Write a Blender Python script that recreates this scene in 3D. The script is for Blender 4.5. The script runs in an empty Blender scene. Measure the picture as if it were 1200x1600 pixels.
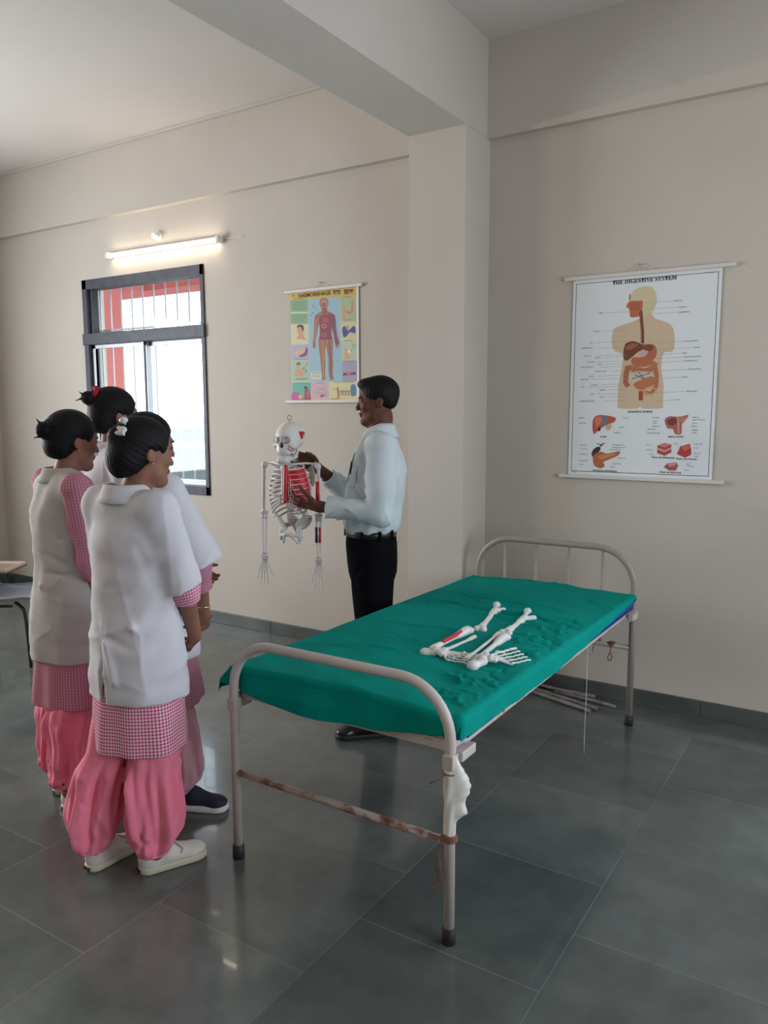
import bpy, bmesh, math, random
import numpy as np
from mathutils import Vector, Matrix, Euler

S = bpy.context.scene
COL = S.collection
PI = math.pi

# ------------------------------------------------------------------ camera, world, light, exposure
cam_d = bpy.data.cameras.new('camera')
cam = bpy.data.objects.new('camera', cam_d); COL.objects.link(cam)
right = Vector((0.84282515, 0.53818259, -0.00229367))
up = Vector((-0.06770584, 0.11025733, 0.99159429))
fwd = Vector((-0.53391168, 0.83558531, -0.12936576))
m = Matrix((right, up, -fwd)).transposed().to_4x4()
m.translation = Vector((0, 0, 1.6))
cam.matrix_world = m
cam_d.sensor_fit = 'VERTICAL'; cam_d.sensor_height = 36.0
cam_d.lens = 36.0 * 1228.66 / 1600.0
cam_d.clip_start = 0.05; cam_d.clip_end = 400
S.camera = cam

S.view_settings.view_transform = 'Standard'
S.view_settings.look = 'None'
S.view_settings.gamma = 1.0
S.view_settings.use_curve_mapping = False
S.view_settings.exposure = 0.0

world = bpy.data.worlds.new('world'); S.world = world; world.use_nodes = True
wb = world.node_tree.nodes['Background']
wb.inputs[0].default_value = (0.84, 0.93, 1.0, 1)
wb.inputs[1].default_value = 5.0

def area(name, loc, rot, sx, sy, power, color, portal=False):
    d = bpy.data.lights.new(name, 'AREA'); d.shape = 'RECTANGLE'; d.size = sx; d.size_y = sy
    d.energy = power; d.color = color
    if portal: d.cycles.is_portal = True
    o = bpy.data.objects.new(name, d); COL.objects.link(o); o.location = loc; o.rotation_euler = rot
    return o
# sky light through the visible window is guided by a portal; the room's other windows are outside the frame
area('window_portal', (-4.93, 4.30, 1.8), (math.radians(-90), 0, 0), 1.4, 1.7, 1, (1, 1, 1), True)
area('daylight_far_wall_window', (0.80, 4.18, 1.70), (math.radians(-90), 0, 0), 1.5, 1.6, 50, (0.76, 0.88, 1.0))
area('daylight_left_wall_window', (-6.82, 1.75, 1.75), (0, math.radians(-90), 0), 1.7, 1.5, 150, (0.86, 0.93, 1.0))
area('daylight_rear_window', (-2.0, -3.3, 1.9), (math.radians(90), 0, 0), 2.4, 1.4, 4, (0.90, 0.95, 1.0))
area('daylight_right_wall_window', (2.24, 2.0, 1.6), (0, math.radians(90), 0), 1.6, 1.6, 72, (0.84, 0.91, 1.0))

area('left_wall_warm_fill', (-6.78, -.6, 2.75), (0, math.radians(-90), 0), .08, 1.2, 60, (1.0, .82, .66))  # added warm fill lamp out of view, brightens the left bay ceiling

# ------------------------------------------------------------------ object helpers
def fastmesh(name, V, F, smooth=True, uv=None):
    me = bpy.data.meshes.new(name)
    V = np.asarray(V, dtype=np.float32)
    if isinstance(F, np.ndarray):
        n, k = F.shape
        me.vertices.add(len(V)); me.vertices.foreach_set('co', V.ravel())
        me.loops.add(n * k); me.loops.foreach_set('vertex_index', F.astype(np.int32).ravel())
        me.polygons.add(n); me.polygons.foreach_set('loop_start', np.arange(0, n * k, k, dtype=np.int32))
        try: me.polygons.foreach_set('loop_total', np.full(n, k, dtype=np.int32))
        except Exception: pass
        me.update(calc_edges=True)
    else:
        me.from_pydata([tuple(map(float, v)) for v in V], [], F); me.update()
    me.validate()
    if smooth: me.polygons.foreach_set('use_smooth', np.ones(len(me.polygons), dtype=bool))
    if uv is not None:
        l = me.uv_layers.new(name='UVMap')
        idx = np.empty(len(me.loops), dtype=np.int32); me.loops.foreach_get('vertex_index', idx)
        l.data.foreach_set('uv', np.asarray(uv, dtype=np.float32)[idx].ravel())
    return me

def put(name, me, mat, parent=None):
    o = bpy.data.objects.new(name, me); COL.objects.link(o)
    for mm in (mat if isinstance(mat, (list, tuple)) else [mat]): me.materials.append(mm)
    if parent is not None: o.parent = parent
    return o

def thing(name, label, cat, loc=(0, 0, 0), rz=0, group=None):
    o = bpy.data.objects.new(name, None); COL.objects.link(o)
    o.empty_display_size = 0.1; o.location = loc; o.rotation_euler = (0, 0, rz)
    return tag(o, label, cat, group)

def tag(o, label, cat, group=None):
    o['label'] = label; o['category'] = cat
    if group: o['group'] = group
    return o

def struct(o): o['kind'] = 'structure'; return o

class MB:
    """collects simple solids in one bmesh"""
    def __init__(s): s.b = bmesh.new(); s.sm = False
    def box(s, lo, hi, bev=0, R=None, mat=0):
        c = [(lo[i] + hi[i]) / 2 for i in range(3)]; h = [(hi[i] - lo[i]) for i in range(3)]
        M = Matrix.Translation(c) @ (R.to_4x4() if R else Matrix()) @ Matrix.Diagonal((*h, 1))
        g = bmesh.ops.create_cube(s.b, size=1, matrix=M)
        fs = set(f for v in g['verts'] for f in v.link_faces)
        for f in fs: f.material_index = mat
        if bev:
            es = list(set(e for v in g['verts'] for e in v.link_edges))
            bmesh.ops.bevel(s.b, geom=es, offset=bev, segments=2, affect='EDGES', profile=.5)
        return s
    def obox(s, a, b, w, h, upv=(0, 0, 1), bev=0, mat=0):
        """bar from a to b, width w (sideways) and height h (along up)"""
        a, b = Vector(a), Vector(b); d = (b - a); L = d.length; d.normalize()
        u = Vector(upv); sd = d.cross(u).normalized(); u = sd.cross(d)
        R = Matrix((sd, d, u)).transposed()
        M = Matrix.Translation((a + b) / 2) @ R.to_4x4() @ Matrix.Diagonal((w, L, h, 1))
        g = bmesh.ops.create_cube(s.b, size=1, matrix=M)
        for f in set(f for v in g['verts'] for f in v.link_faces): f.material_index = mat
        if bev: bmesh.ops.bevel(s.b, geom=list(set(e for v in g['verts'] for e in v.link_edges)), offset=bev, segments=2, affect='EDGES', profile=.5)
        return s
    def tube(s, pts, r, n=12, closed=False, mat=0, squash=None, caps=True):
        pts = [Vector(p) for p in pts]; N = len(pts)
        rr = r if isinstance(r, (list, tuple, np.ndarray)) else [r] * N
        rings = []; prev = None
        for i, p in enumerate(pts):
            if closed: t = (pts[(i + 1) % N] - pts[i - 1]).normalized()
            else: t = (pts[min(i + 1, N - 1)] - pts[max(i - 1, 0)]).normalized()
            if prev is None:
                a = Vector((0, 0, 1)) if abs(t.z) < .9 else Vector((1, 0, 0))
                u = (a - t * a.dot(t)).normalized()
            else: u = (prev - t * prev.dot(t)).normalized()
            prev = u; v = t.cross(u)
            q = squash if squash else (1, 1)
            rings.append([s.b.verts.new(p + (u * math.cos(2 * PI * k / n) * q[0] + v * math.sin(2 * PI * k / n) * q[1]) * rr[i]) for k in range(n)])
        rg = range(N) if closed else range(N - 1)
        for i in rg:
            A, B = rings[i], rings[(i + 1) % N]
            for k in range(n):
                f = s.b.faces.new((A[k], A[(k + 1) % n], B[(k + 1) % n], B[k])); f.material_index = mat; f.smooth = True
        if not closed and caps:
            f = s.b.faces.new(rings[0][::-1]); f.material_index = mat
            f = s.b.faces.new(rings[-1]); f.material_index = mat
        return s
    def ball(s, c, r, mat=0, seg=14):
        R = r if isinstance(r, (tuple, list)) else (r, r, r)
        M = Matrix.Translation(c) @ Matrix.Diagonal((*R, 1))
        g = bmesh.ops.create_uvsphere(s.b, u_segments=seg, v_segments=max(6, seg // 2 + 1), radius=1, matrix=M)
        for f in set(f for v in g['verts'] for f in v.link_faces): f.material_index = mat; f.smooth = True
        return s
    def cyl(s, a, b, r, n=16, mat=0, r2=None):
        return s.tube([a, b], [r, r if r2 is None else r2], n, mat=mat)
    def poly(s, pts, mat=0):
        f = s.b.faces.new([s.b.verts.new(p) for p in pts]); f.material_index = mat; return s
    def out(s, name, mat, parent=None):
        bmesh.ops.recalc_face_normals(s.b, faces=[f for f in s.b.faces])
        me = bpy.data.meshes.new(name); s.b.to_mesh(me); s.b.free()
        return put(name, me, mat, parent)

def bez(pts, n=8):
    """Catmull-Rom through points"""
    P = [Vector(p) for p in pts]; out = []
    for i in range(len(P) - 1):
        p0 = P[max(i - 1, 0)]; p1 = P[i]; p2 = P[i + 1]; p3 = P[min(i + 2, len(P) - 1)]
        for k in range(n):
            t = k / n
            out.append(.5 * ((2 * p1) + (-p0 + p2) * t + (2 * p0 - 5 * p1 + 4 * p2 - p3) * t * t + (-p0 + 3 * p1 - 3 * p2 + p3) * t ** 3))
    out.append(P[-1]); return out

# ------------------------------------------------------------------ signed distance modelling (numpy only)
def A3(v): return np.asarray(v, dtype=np.float32)
def cone(a, b, ra, rb):
    a, b = A3(a), A3(b); d = b - a; L2 = float(d @ d) + 1e-12
    def fn(P):
        t = np.clip(((P - a) @ d) / L2, 0, 1); q = P - a - t[:, None] * d
        return np.sqrt((q * q).sum(1)) - (ra + (rb - ra) * t)
    r = max(ra, rb); return fn, np.minimum(a, b) - r, np.maximum(a, b) + r
def ell(c, r, R=None):
    c, r = A3(c), A3(r); RR = None if R is None else np.array(R, dtype=np.float32)
    def fn(P):
        q = P - c
        if RR is not None: q = q @ RR
        k0 = np.sqrt(((q / r) ** 2).sum(1)); k1 = np.sqrt(((q / (r * r)) ** 2).sum(1)) + 1e-6
        return k0 * (k0 - 1) / k1
    m_ = float(r.max()) if R is not None else r
    return fn, c - m_, c + m_
def rbox(c, h, rad, R=None):
    c, h = A3(c), A3(h); RR = None if R is None else np.array(R, dtype=np.float32)
    def fn(P):
        q = P - c
        if RR is not None: q = q @ RR
        q = np.abs(q) - (h - rad)
        return np.sqrt((np.maximum(q, 0) ** 2).sum(1)) + np.minimum(q.max(1), 0) - rad
    m_ = float(np.linalg.norm(h)) if R is not None else h
    return fn, c - m_, c + m_
def loft(knots, mod=None, power=2.0, cap=0.02):
    """knots: (z, cx, cy, rx, ry) rising z"""
    K = np.array(knots, dtype=np.float32); z0, z1 = K[0, 0], K[-1, 0]
    # smooth resample
    zz = np.linspace(z0, z1, 160); T = []
    for j in range(1, 5):
        y = np.interp(zz, K[:, 0], K[:, j]); w = 9; pad = np.pad(y, w, mode='edge')
        T.append(np.convolve(pad, np.hanning(2 * w + 1) / np.hanning(2 * w + 1).sum(), 'same')[w:-w])
    def fn(P):
        z = P[:, 2]; cx, cy, rx, ry = (np.interp(z, zz, t) for t in T)
        dx, dy = P[:, 0] - cx, P[:, 1] - cy
        k = (np.abs(dx / rx) ** power + np.abs(dy / ry) ** power) ** (1 / power)
        d = (k - 1) * np.minimum(rx, ry)
        if mod is not None: d = d - mod(np.arctan2(dy, dx), z)
        dz = np.maximum(z0 - z, z - z1)
        return np.where((d > 0) & (dz > 0), np.hypot(d, dz), np.maximum(d, dz))
    mr = float(K[:, 3:].max()) + .04
    lo = np.array([K[:, 1].min() - mr, K[:, 2].min() - mr, z0]); hi = np.array([K[:, 1].max() + mr, K[:, 2].max() + mr, z1])
    return fn, lo, hi
def half(p, n, lo=(-9, -9, -9), hi=(9, 9, 9)):
    p, n = A3(p), A3(n) / np.linalg.norm(n)
    return (lambda P: (P - p) @ n), A3(lo), A3(hi)

class SDF:
    def __init__(s, lo, hi, vox):
        s.lo = A3(lo); s.v = vox; s.n = np.ceil((A3(hi) - s.lo) / vox).astype(int) + 1
        s.f = np.full(s.n, 0.5, dtype=np.float32); s.M = None
    def frame(s, M=None):
        """following primitives are given in local frame M (4x4 local->grid)"""
        s.M = None if M is None else np.array(M, dtype=np.float32); return s
    def _blk(s, prim, pad):
        fn, lo, hi = prim
        if s.M is not None:
            c = np.array([[x, y, z] for x in (lo[0], hi[0]) for y in (lo[1], hi[1]) for z in (lo[2], hi[2])])
            c = c @ s.M[:3, :3].T + s.M[:3, 3]; lo, hi = c.min(0), c.max(0)
        i0 = np.clip(np.floor((lo - pad - s.lo) / s.v).astype(int), 0, s.n); i1 = np.clip(np.ceil((hi + pad - s.lo) / s.v).astype(int) + 1, 0, s.n)
        if (i1 <= i0).any(): return None, None
        ax = [s.lo[j] + np.arange(i0[j], i1[j], dtype=np.float32) * s.v for j in range(3)]
        G = np.stack(np.meshgrid(*ax, indexing='ij'), -1).reshape(-1, 3)
        if s.M is not None: G = (G - s.M[:3, 3]) @ s.M[:3, :3]
        sl = tuple(slice(i0[j], i1[j]) for j in range(3))
        return sl, fn(G).reshape(i1 - i0).astype(np.float32)
    def add(s, prim, k=0.0):
        sl, d = s._blk(prim, max(k, 0) * 1.1 + 3 * s.v)
        if sl is None: return s
        a = s.f[sl]
        if k > 0:
            h = np.clip(.5 + .5 * (a - d) / k, 0, 1); s.f[sl] = a * (1 - h) + d * h - k * h * (1 - h)
        else: s.f[sl] = np.minimum(a, d)
        return s
    def cut(s, prim, k=0.0):
        sl, d = s._blk(prim, max(k, 0) * 1.1 + 3 * s.v)
        if sl is None: return s
        a = s.f[sl]; d = -d
        if k > 0:
            h = np.clip(.5 - .5 * (a - d) / k, 0, 1); s.f[sl] = a * (1 - h) + d * h + k * h * (1 - h)
        else: s.f[sl] = np.maximum(a, d)
        return s
    def dent(s, a, b, w, amp):
        """gaussian groove (amp>0) or ridge (amp<0) along a segment"""
        fn, lo, hi = cone(a, b, 0, 0)
        sl, d = s._blk((fn, lo - 3 * w, hi + 3 * w), 0)
        if sl is None: return s
        s.f[sl] += (amp * np.exp(-(d / w) ** 2)).astype(np.float32); return s
    def hollow(s, zc, t, height, taper=.0):
        """open a garment from below: remove the inside (offset t) up to zc+height"""
        z = s.lo[2] + np.arange(s.n[2]) * s.v; kz = np.searchsorted(z, zc + height)
        blk = s.f[:, :, :kz]; s.f[:, :, :kz] = np.maximum(blk, -(blk + t)); return s
    def noise(s, amp, scale, seed=0):
        rs = np.random.RandomState(seed); ax = [s.lo[j] + np.arange(s.n[j]) * s.v for j in range(3)]
        for _ in range(5):
            kx = rs.normal(size=3) / scale; ph = rs.uniform(0, 6.28)
            s.f += (amp * np.sin(ax[0][:, None, None] * kx[0] + ax[1][None, :, None] * kx[1] + ax[2][None, None, :] * kx[2] + ph)).astype(np.float32)
        return s
    def mesh(s, smooth=1):
        f = s.f.copy(); f[0] = f[-1] = .5; f[:, 0] = f[:, -1] = .5; f[:, :, 0] = f[:, :, -1] = .5
        In = f < 0
        c = np.zeros(np.array(f.shape) - 1, dtype=np.int8)
        offs = [(i, j, k) for i in (0, 1) for j in (0, 1) for k in (0, 1)]
        nx, ny, nz = c.shape
        for i, j, k in offs: c += In[i:i + nx, j:j + ny, k:k + nz]
        act = np.argwhere((c > 0) & (c < 8)); idx = np.full(c.shape, -1, dtype=np.int32); idx[tuple(act.T)] = np.arange(len(act))
        vals = np.stack([f[act[:, 0] + i, act[:, 1] + j, act[:, 2] + k] for i, j, k in offs], 1)
        acc = np.zeros((len(act), 3)); cnt = np.zeros(len(act))
        for a in range(8):
            for b in range(a + 1, 8):
                oa, ob = np.array(offs[a]), np.array(offs[b])
                if np.abs(oa - ob).sum() != 1: continue
                va, vb = vals[:, a], vals[:, b]; mk = (va < 0) != (vb < 0)
                t = np.where(mk, va / np.where(mk, va - vb, 1), 0)
                acc += mk[:, None] * (oa + t[:, None] * (ob - oa)); cnt += mk
        V = s.lo + (act + acc / cnt[:, None]) * s.v
        Q = []
        for ax in range(3):
            sl0 = [slice(1, -1)] * 3; sl1 = [slice(1, -1)] * 3; sl0[ax] = slice(0, -1); sl1[ax] = slice(1, None)
            a, b = In[tuple(sl0)], In[tuple(sl1)]; e = np.argwhere(a != b)
            if not len(e): continue
            fl = a[tuple(e.T)]; o = np.ones(3, int); o[ax] = 0; p = e + o
            u, v = [(1, 2), (2, 0), (0, 1)][ax]; du = np.eye(3, dtype=int)[u]; dv = np.eye(3, dtype=int)[v]
            q = np.stack([idx[tuple((p - du - dv).T)], idx[tuple((p - dv).T)], idx[tuple(p.T)], idx[tuple((p - du).T)]], 1)
            q[~fl] = q[~fl][:, ::-1]; Q.append(q)
        Q = np.concatenate(Q)
        for _ in range(smooth):
            acc = np.zeros_like(V); cnt = np.zeros(len(V))
            for a, b in ((0, 1), (1, 2), (2, 3), (3, 0)):
                np.add.at(acc, Q[:, a], V[Q[:, b]]); np.add.at(cnt, Q[:, a], 1)
                np.add.at(acc, Q[:, b], V[Q[:, a]]); np.add.at(cnt, Q[:, b], 1)
            V = V * .4 + .6 * acc / cnt[:, None]
        return V, Q
    def out(s, name, mat, parent=None, smooth=1, uvf=None, post=None):
        V, Q = s.mesh(smooth)
        if post is not None: V = post(V)
        return put(name, fastmesh(name, V, Q, True, None if uvf is None else uvf(V)), mat, parent)

# ------------------------------------------------------------------ materials
def mat(name, col, rough=.6, metal=0, spec=.5, var=0, vscale=8, bump=0, bscale=60, sheen=0, col2=None, trans=0, coat=0, sss=0, obj_coords=True, emis=None, wr=0, wrs=(7, 7, 3)):
    M_ = bpy.data.materials.new(name); M_.use_nodes = True; nt = M_.node_tree; b = nt.nodes['Principled BSDF']
    b.inputs['Base Color'].default_value = (*col, 1); b.inputs['Roughness'].default_value = rough; b.inputs['Metallic'].default_value = metal
    b.inputs['Specular IOR Level'].default_value = spec
    if sheen: b.inputs['Sheen Weight'].default_value = sheen
    if trans: b.inputs['Transmission Weight'].default_value = trans
    if coat: b.inputs['Coat Weight'].default_value = coat
    if sss: b.inputs['Subsurface Weight'].default_value = sss; b.inputs['Subsurface Radius'].default_value = (.6, .25, .12); b.inputs['Subsurface Scale'].default_value = .01
    if var or bump or col2:
        tc = nt.nodes.new('ShaderNodeTexCoord')
    if var or col2:
        n = nt.nodes.new('ShaderNodeTexNoise'); n.inputs['Scale'].default_value = vscale; n.inputs['Detail'].default_value = 5
        nt.links.new(tc.outputs['Object'], n.inputs['Vector'])
        r = nt.nodes.new('ShaderNodeValToRGB'); r.color_ramp.elements[0].position = .35; r.color_ramp.elements[1].position = .65
        c2 = col2 or tuple(min(1, c * (1 + var)) for c in col); c1 = col if col2 else tuple(c * (1 - var) for c in col)
        r.color_ramp.elements[0].color = (*c1, 1); r.color_ramp.elements[1].color = (*c2, 1)
        nt.links.new(n.outputs['Fac'], r.inputs[0]); nt.links.new(r.outputs[0], b.inputs['Base Color'])
    if bump:
        n2 = nt.nodes.new('ShaderNodeTexNoise'); n2.inputs['Scale'].default_value = bscale; n2.inputs['Detail'].default_value = 4
        nt.links.new(tc.outputs['Object'], n2.inputs['Vector'])
        bp = nt.nodes.new('ShaderNodeBump'); bp.inputs['Strength'].default_value = bump; bp.inputs['Distance'].default_value = .01
        nt.links.new(n2.outputs['Fac'], bp.inputs['Height']); nt.links.new(bp.outputs[0], b.inputs['Normal'])
    if wr:   # soft cloth wrinkles
        mpw = nt.nodes.new('ShaderNodeMapping'); mpw.inputs['Scale'].default_value = wrs; nt.links.new(tc.outputs['Object'], mpw.inputs[0])
        n3 = nt.nodes.new('ShaderNodeTexNoise'); n3.noise_type = 'RIDGED_MULTIFRACTAL'; n3.inputs['Scale'].default_value = 1; n3.inputs['Detail'].default_value = 2.5; n3.inputs['Distortion'].default_value = .6
        nt.links.new(mpw.outputs[0], n3.inputs['Vector']); b2 = nt.nodes.new('ShaderNodeBump'); b2.inputs['Strength'].default_value = wr; b2.inputs['Distance'].default_value = .012
        nt.links.new(n3.outputs['Fac'], b2.inputs['Height']); nt.links.new(bp.outputs[0], b2.inputs['Normal']); nt.links.new(b2.outputs[0], b.inputs['Normal'])
    if emis: b.inputs['Emission Color'].default_value = (*emis[0], 1); b.inputs['Emission Strength'].default_value = emis[1]
    return M_

def gingham(name, c_light, c_dark, period=.0115, stripes=False):
    M_ = bpy.data.materials.new(name); M_.use_nodes = True; nt = M_.node_tree; b = nt.nodes['Principled BSDF']; b.inputs['Roughness'].default_value = .85
    b.inputs['Specular IOR Level'].default_value = .2
    tc = nt.nodes.new('ShaderNodeUVMap'); sp = nt.nodes.new('ShaderNodeSeparateXYZ'); nt.links.new(tc.outputs[0], sp.inputs[0])
    fs = []
    for ax in (0, 1):
        dv = nt.nodes.new('ShaderNodeMath'); dv.operation = 'DIVIDE'; dv.inputs[1].default_value = period; nt.links.new(sp.outputs[ax], dv.inputs[0])
        fr = nt.nodes.new('ShaderNodeMath'); fr.operation = 'FRACT'; nt.links.new(dv.outputs[0], fr.inputs[0])
        gt = nt.nodes.new('ShaderNodeMath'); gt.operation = 'GREATER_THAN'; gt.inputs[1].default_value = .5; nt.links.new(fr.outputs[0], gt.inputs[0]); fs.append(gt)
    w = nt.nodes.new('ShaderNodeMath'); w.operation = 'MULTIPLY_ADD'; nt.links.new(fs[0].outputs[0], w.inputs[0]); w.inputs[1].default_value = .5
    h = nt.nodes.new('ShaderNodeMath'); h.operation = 'MULTIPLY'; nt.links.new(fs[1].outputs[0], h.inputs[0]); h.inputs[1].default_value = .2 if stripes else .5
    nt.links.new(h.outputs[0], w.inputs[2])
    mx = nt.nodes.new('ShaderNodeMix'); mx.data_type = 'RGBA'; mx.inputs[6].default_value = (*c_light, 1); mx.inputs[7].default_value = (*c_dark, 1)
    nt.links.new(w.outputs[0], mx.inputs[0]); nt.links.new(mx.outputs[2], b.inputs['Base Color'])
    return M_

M = {}
M['wall'] = mat('wall_paint', (.545, .495, .435), .75, spec=.3, var=.035, vscale=1.3, bump=.12, bscale=35)
M['ceiling'] = mat('ceiling_paint', (.68, .63, .59), .85, spec=.2, var=.02, vscale=1)
M['beam'] = mat('beam_paint', (.56, .515, .465), .8, spec=.25, var=.03, vscale=1.5, bump=.1, bscale=30)
M['skirting'] = mat('skirting_stone', (.085, .095, .088), .35, spec=.5, var=.2, vscale=6)
M['frame'] = mat('window_frame_paint', (.045, .05, .065), .5, var=.2, vscale=14)
M['alu'] = mat('aluminium', (.45, .46, .48), .45, metal=.6)
M['grille'] = mat('grille_glare_white', (.8, .82, .84), .5)  # near white: glare from the bright sky put into the bar colour
M['coral'] = mat('coral_paint', (.50, .13, .11), .8, var=.05, vscale=2)
M['haze_ground'] = mat('far_fields', (.13, .14, .145), 1, var=.1, vscale=.3)
M['far_wall'] = mat('far_building', (.10, .105, .11), 1, var=.1, vscale=.8)
M['steel_paint'] = mat('bed_white_paint', (.62, .585, .55), .42, var=.08, vscale=9)
M['rubber'] = mat('black_rubber', (.012, .012, .014), .6)
M['bone'] = mat('bone_plastic', (.70, .68, .66), .42, var=.05, vscale=30)
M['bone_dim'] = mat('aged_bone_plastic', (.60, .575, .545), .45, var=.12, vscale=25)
M['red_bone'] = mat('red_muscle_paint', (.55, .012, .03), .4)
M['blue_bone'] = mat('dark_blue_paint', (.015, .02, .06), .4)
M['black'] = mat('black_paint', (.012, .012, .014), .5)
M['teal'] = mat('teal_cotton', (.0, .245, .205), .9, spec=.08, var=.05, vscale=5, bump=.15, bscale=90, wr=.30, wrs=(3, 5, 3))
M['blue_vinyl'] = mat('blue_vinyl', (.005, .045, .30), .4)
M['white_cloth'] = mat('white_cotton', (.64, .63, .68), .85, spec=.15, sheen=.1, var=.02, vscale=6, bump=.03, bscale=90, wr=.35, wrs=(6, 6, 3.5))
M['cream_cloth'] = mat('offwhite_cotton', (.50, .48, .46), .85, spec=.15, sheen=.1, var=.03, vscale=6, bump=.03, bscale=90, wr=.35, wrs=(6, 6, 4))
M['shirt'] = mat('pale_blue_shirt', (.55, .615, .64), .8, spec=.2, var=.02, vscale=6, bump=.1, bscale=60, wr=.6, wrs=(8, 8, 8))
M['pink'] = mat('pink_cotton', (.90, .23, .35), .8, spec=.15, sheen=.15, var=.07, vscale=7, bump=.12, bscale=60, wr=.5, wrs=(10, 10, 3))
M['pink_net'] = mat('pale_pink_veil', (.62, .32, .38), .8, var=.08, vscale=9, bump=.1, bscale=60, wr=.5, wrs=(10, 10, 3))
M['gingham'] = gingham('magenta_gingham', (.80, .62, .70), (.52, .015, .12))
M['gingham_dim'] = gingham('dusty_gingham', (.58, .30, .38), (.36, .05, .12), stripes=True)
M['skin_f'] = mat('brown_skin', (.26, .12, .082), .58, spec=.3, sss=.15, var=.06, vscale=12)
M['skin_m'] = mat('dark_brown_skin', (.115, .040, .026), .58, spec=.3, sss=.1, var=.06, vscale=12)
M['hair'] = mat('black_hair', (.004, .0035, .005), .62, spec=.22, bump=.25, bscale=150)
M['trouser'] = mat('black_trousers', (.0045, .0045, .006), .9, spec=.06, bump=.1, bscale=60)
M['leather'] = mat('black_leather', (.012, .012, .012), .3)
M['shoe_white'] = mat('white_canvas', (.68, .65, .60), .7, bump=.1, bscale=120)
M['sole'] = mat('cream_rubber', (.55, .52, .40), .55)
M['navy'] = mat('navy_canvas', (.012, .016, .035), .7)
M['white_rubber'] = mat('white_rubber', (.70, .70, .70), .5)
M['steel'] = mat('steel_wire', (.22, .21, .20), .35, metal=.9)
M['gold'] = mat('gold', (.8, .6, .25), .25, metal=1)
M['lace'] = mat('grey_lace', (.25, .25, .26), .8)
M['scrunchie'] = mat('crimson_scrunchie', (.35, .005, .03), .8)
M['clip'] = mat('milky_plastic', (.62, .68, .66), .25, spec=.6)
M['rust_cord'] = mat('brown_cord', (.20, .09, .055), .8)
M['plastic'] = mat('cloudy_plastic', (.70, .68, .64), .35)
M['paper'] = mat('poster_paper', (.74, .77, .79), .5, spec=.4)
M['rod'] = mat('white_plastic_rod', (.66, .63, .60), .4)
M['print_blue_haem'] = mat('poster_backing', (.70, .72, .66), .45)
M['eye_w'] = mat('eye_white', (.16, .13, .12), .5)
M['eye_d'] = mat('iris_dark', (.02, .01, .008), .2)
M['lip'] = mat('lip_brown', (.16, .065, .055), .4)
M['green_id'] = mat('green_ribbon', (.0, .10, .045), .6)
M['seat_grey'] = mat('grey_moulded_plastic', (.36, .40, .46), .35, spec=.5)
M['red_plastic'] = mat('red_plastic', (.55, .01, .01), .4)
M['laminate'] = mat('pinkish_laminate', (.50, .36, .30), .35)
M['wood_edge'] = mat('brown_edge', (.13, .045, .03), .5)
M['wood_old'] = mat('dusty_rods', (.20, .18, .17), .6, var=.3, vscale=20)
M['switch'] = mat('white_fitting', (.75, .73, .69), .4)

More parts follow.
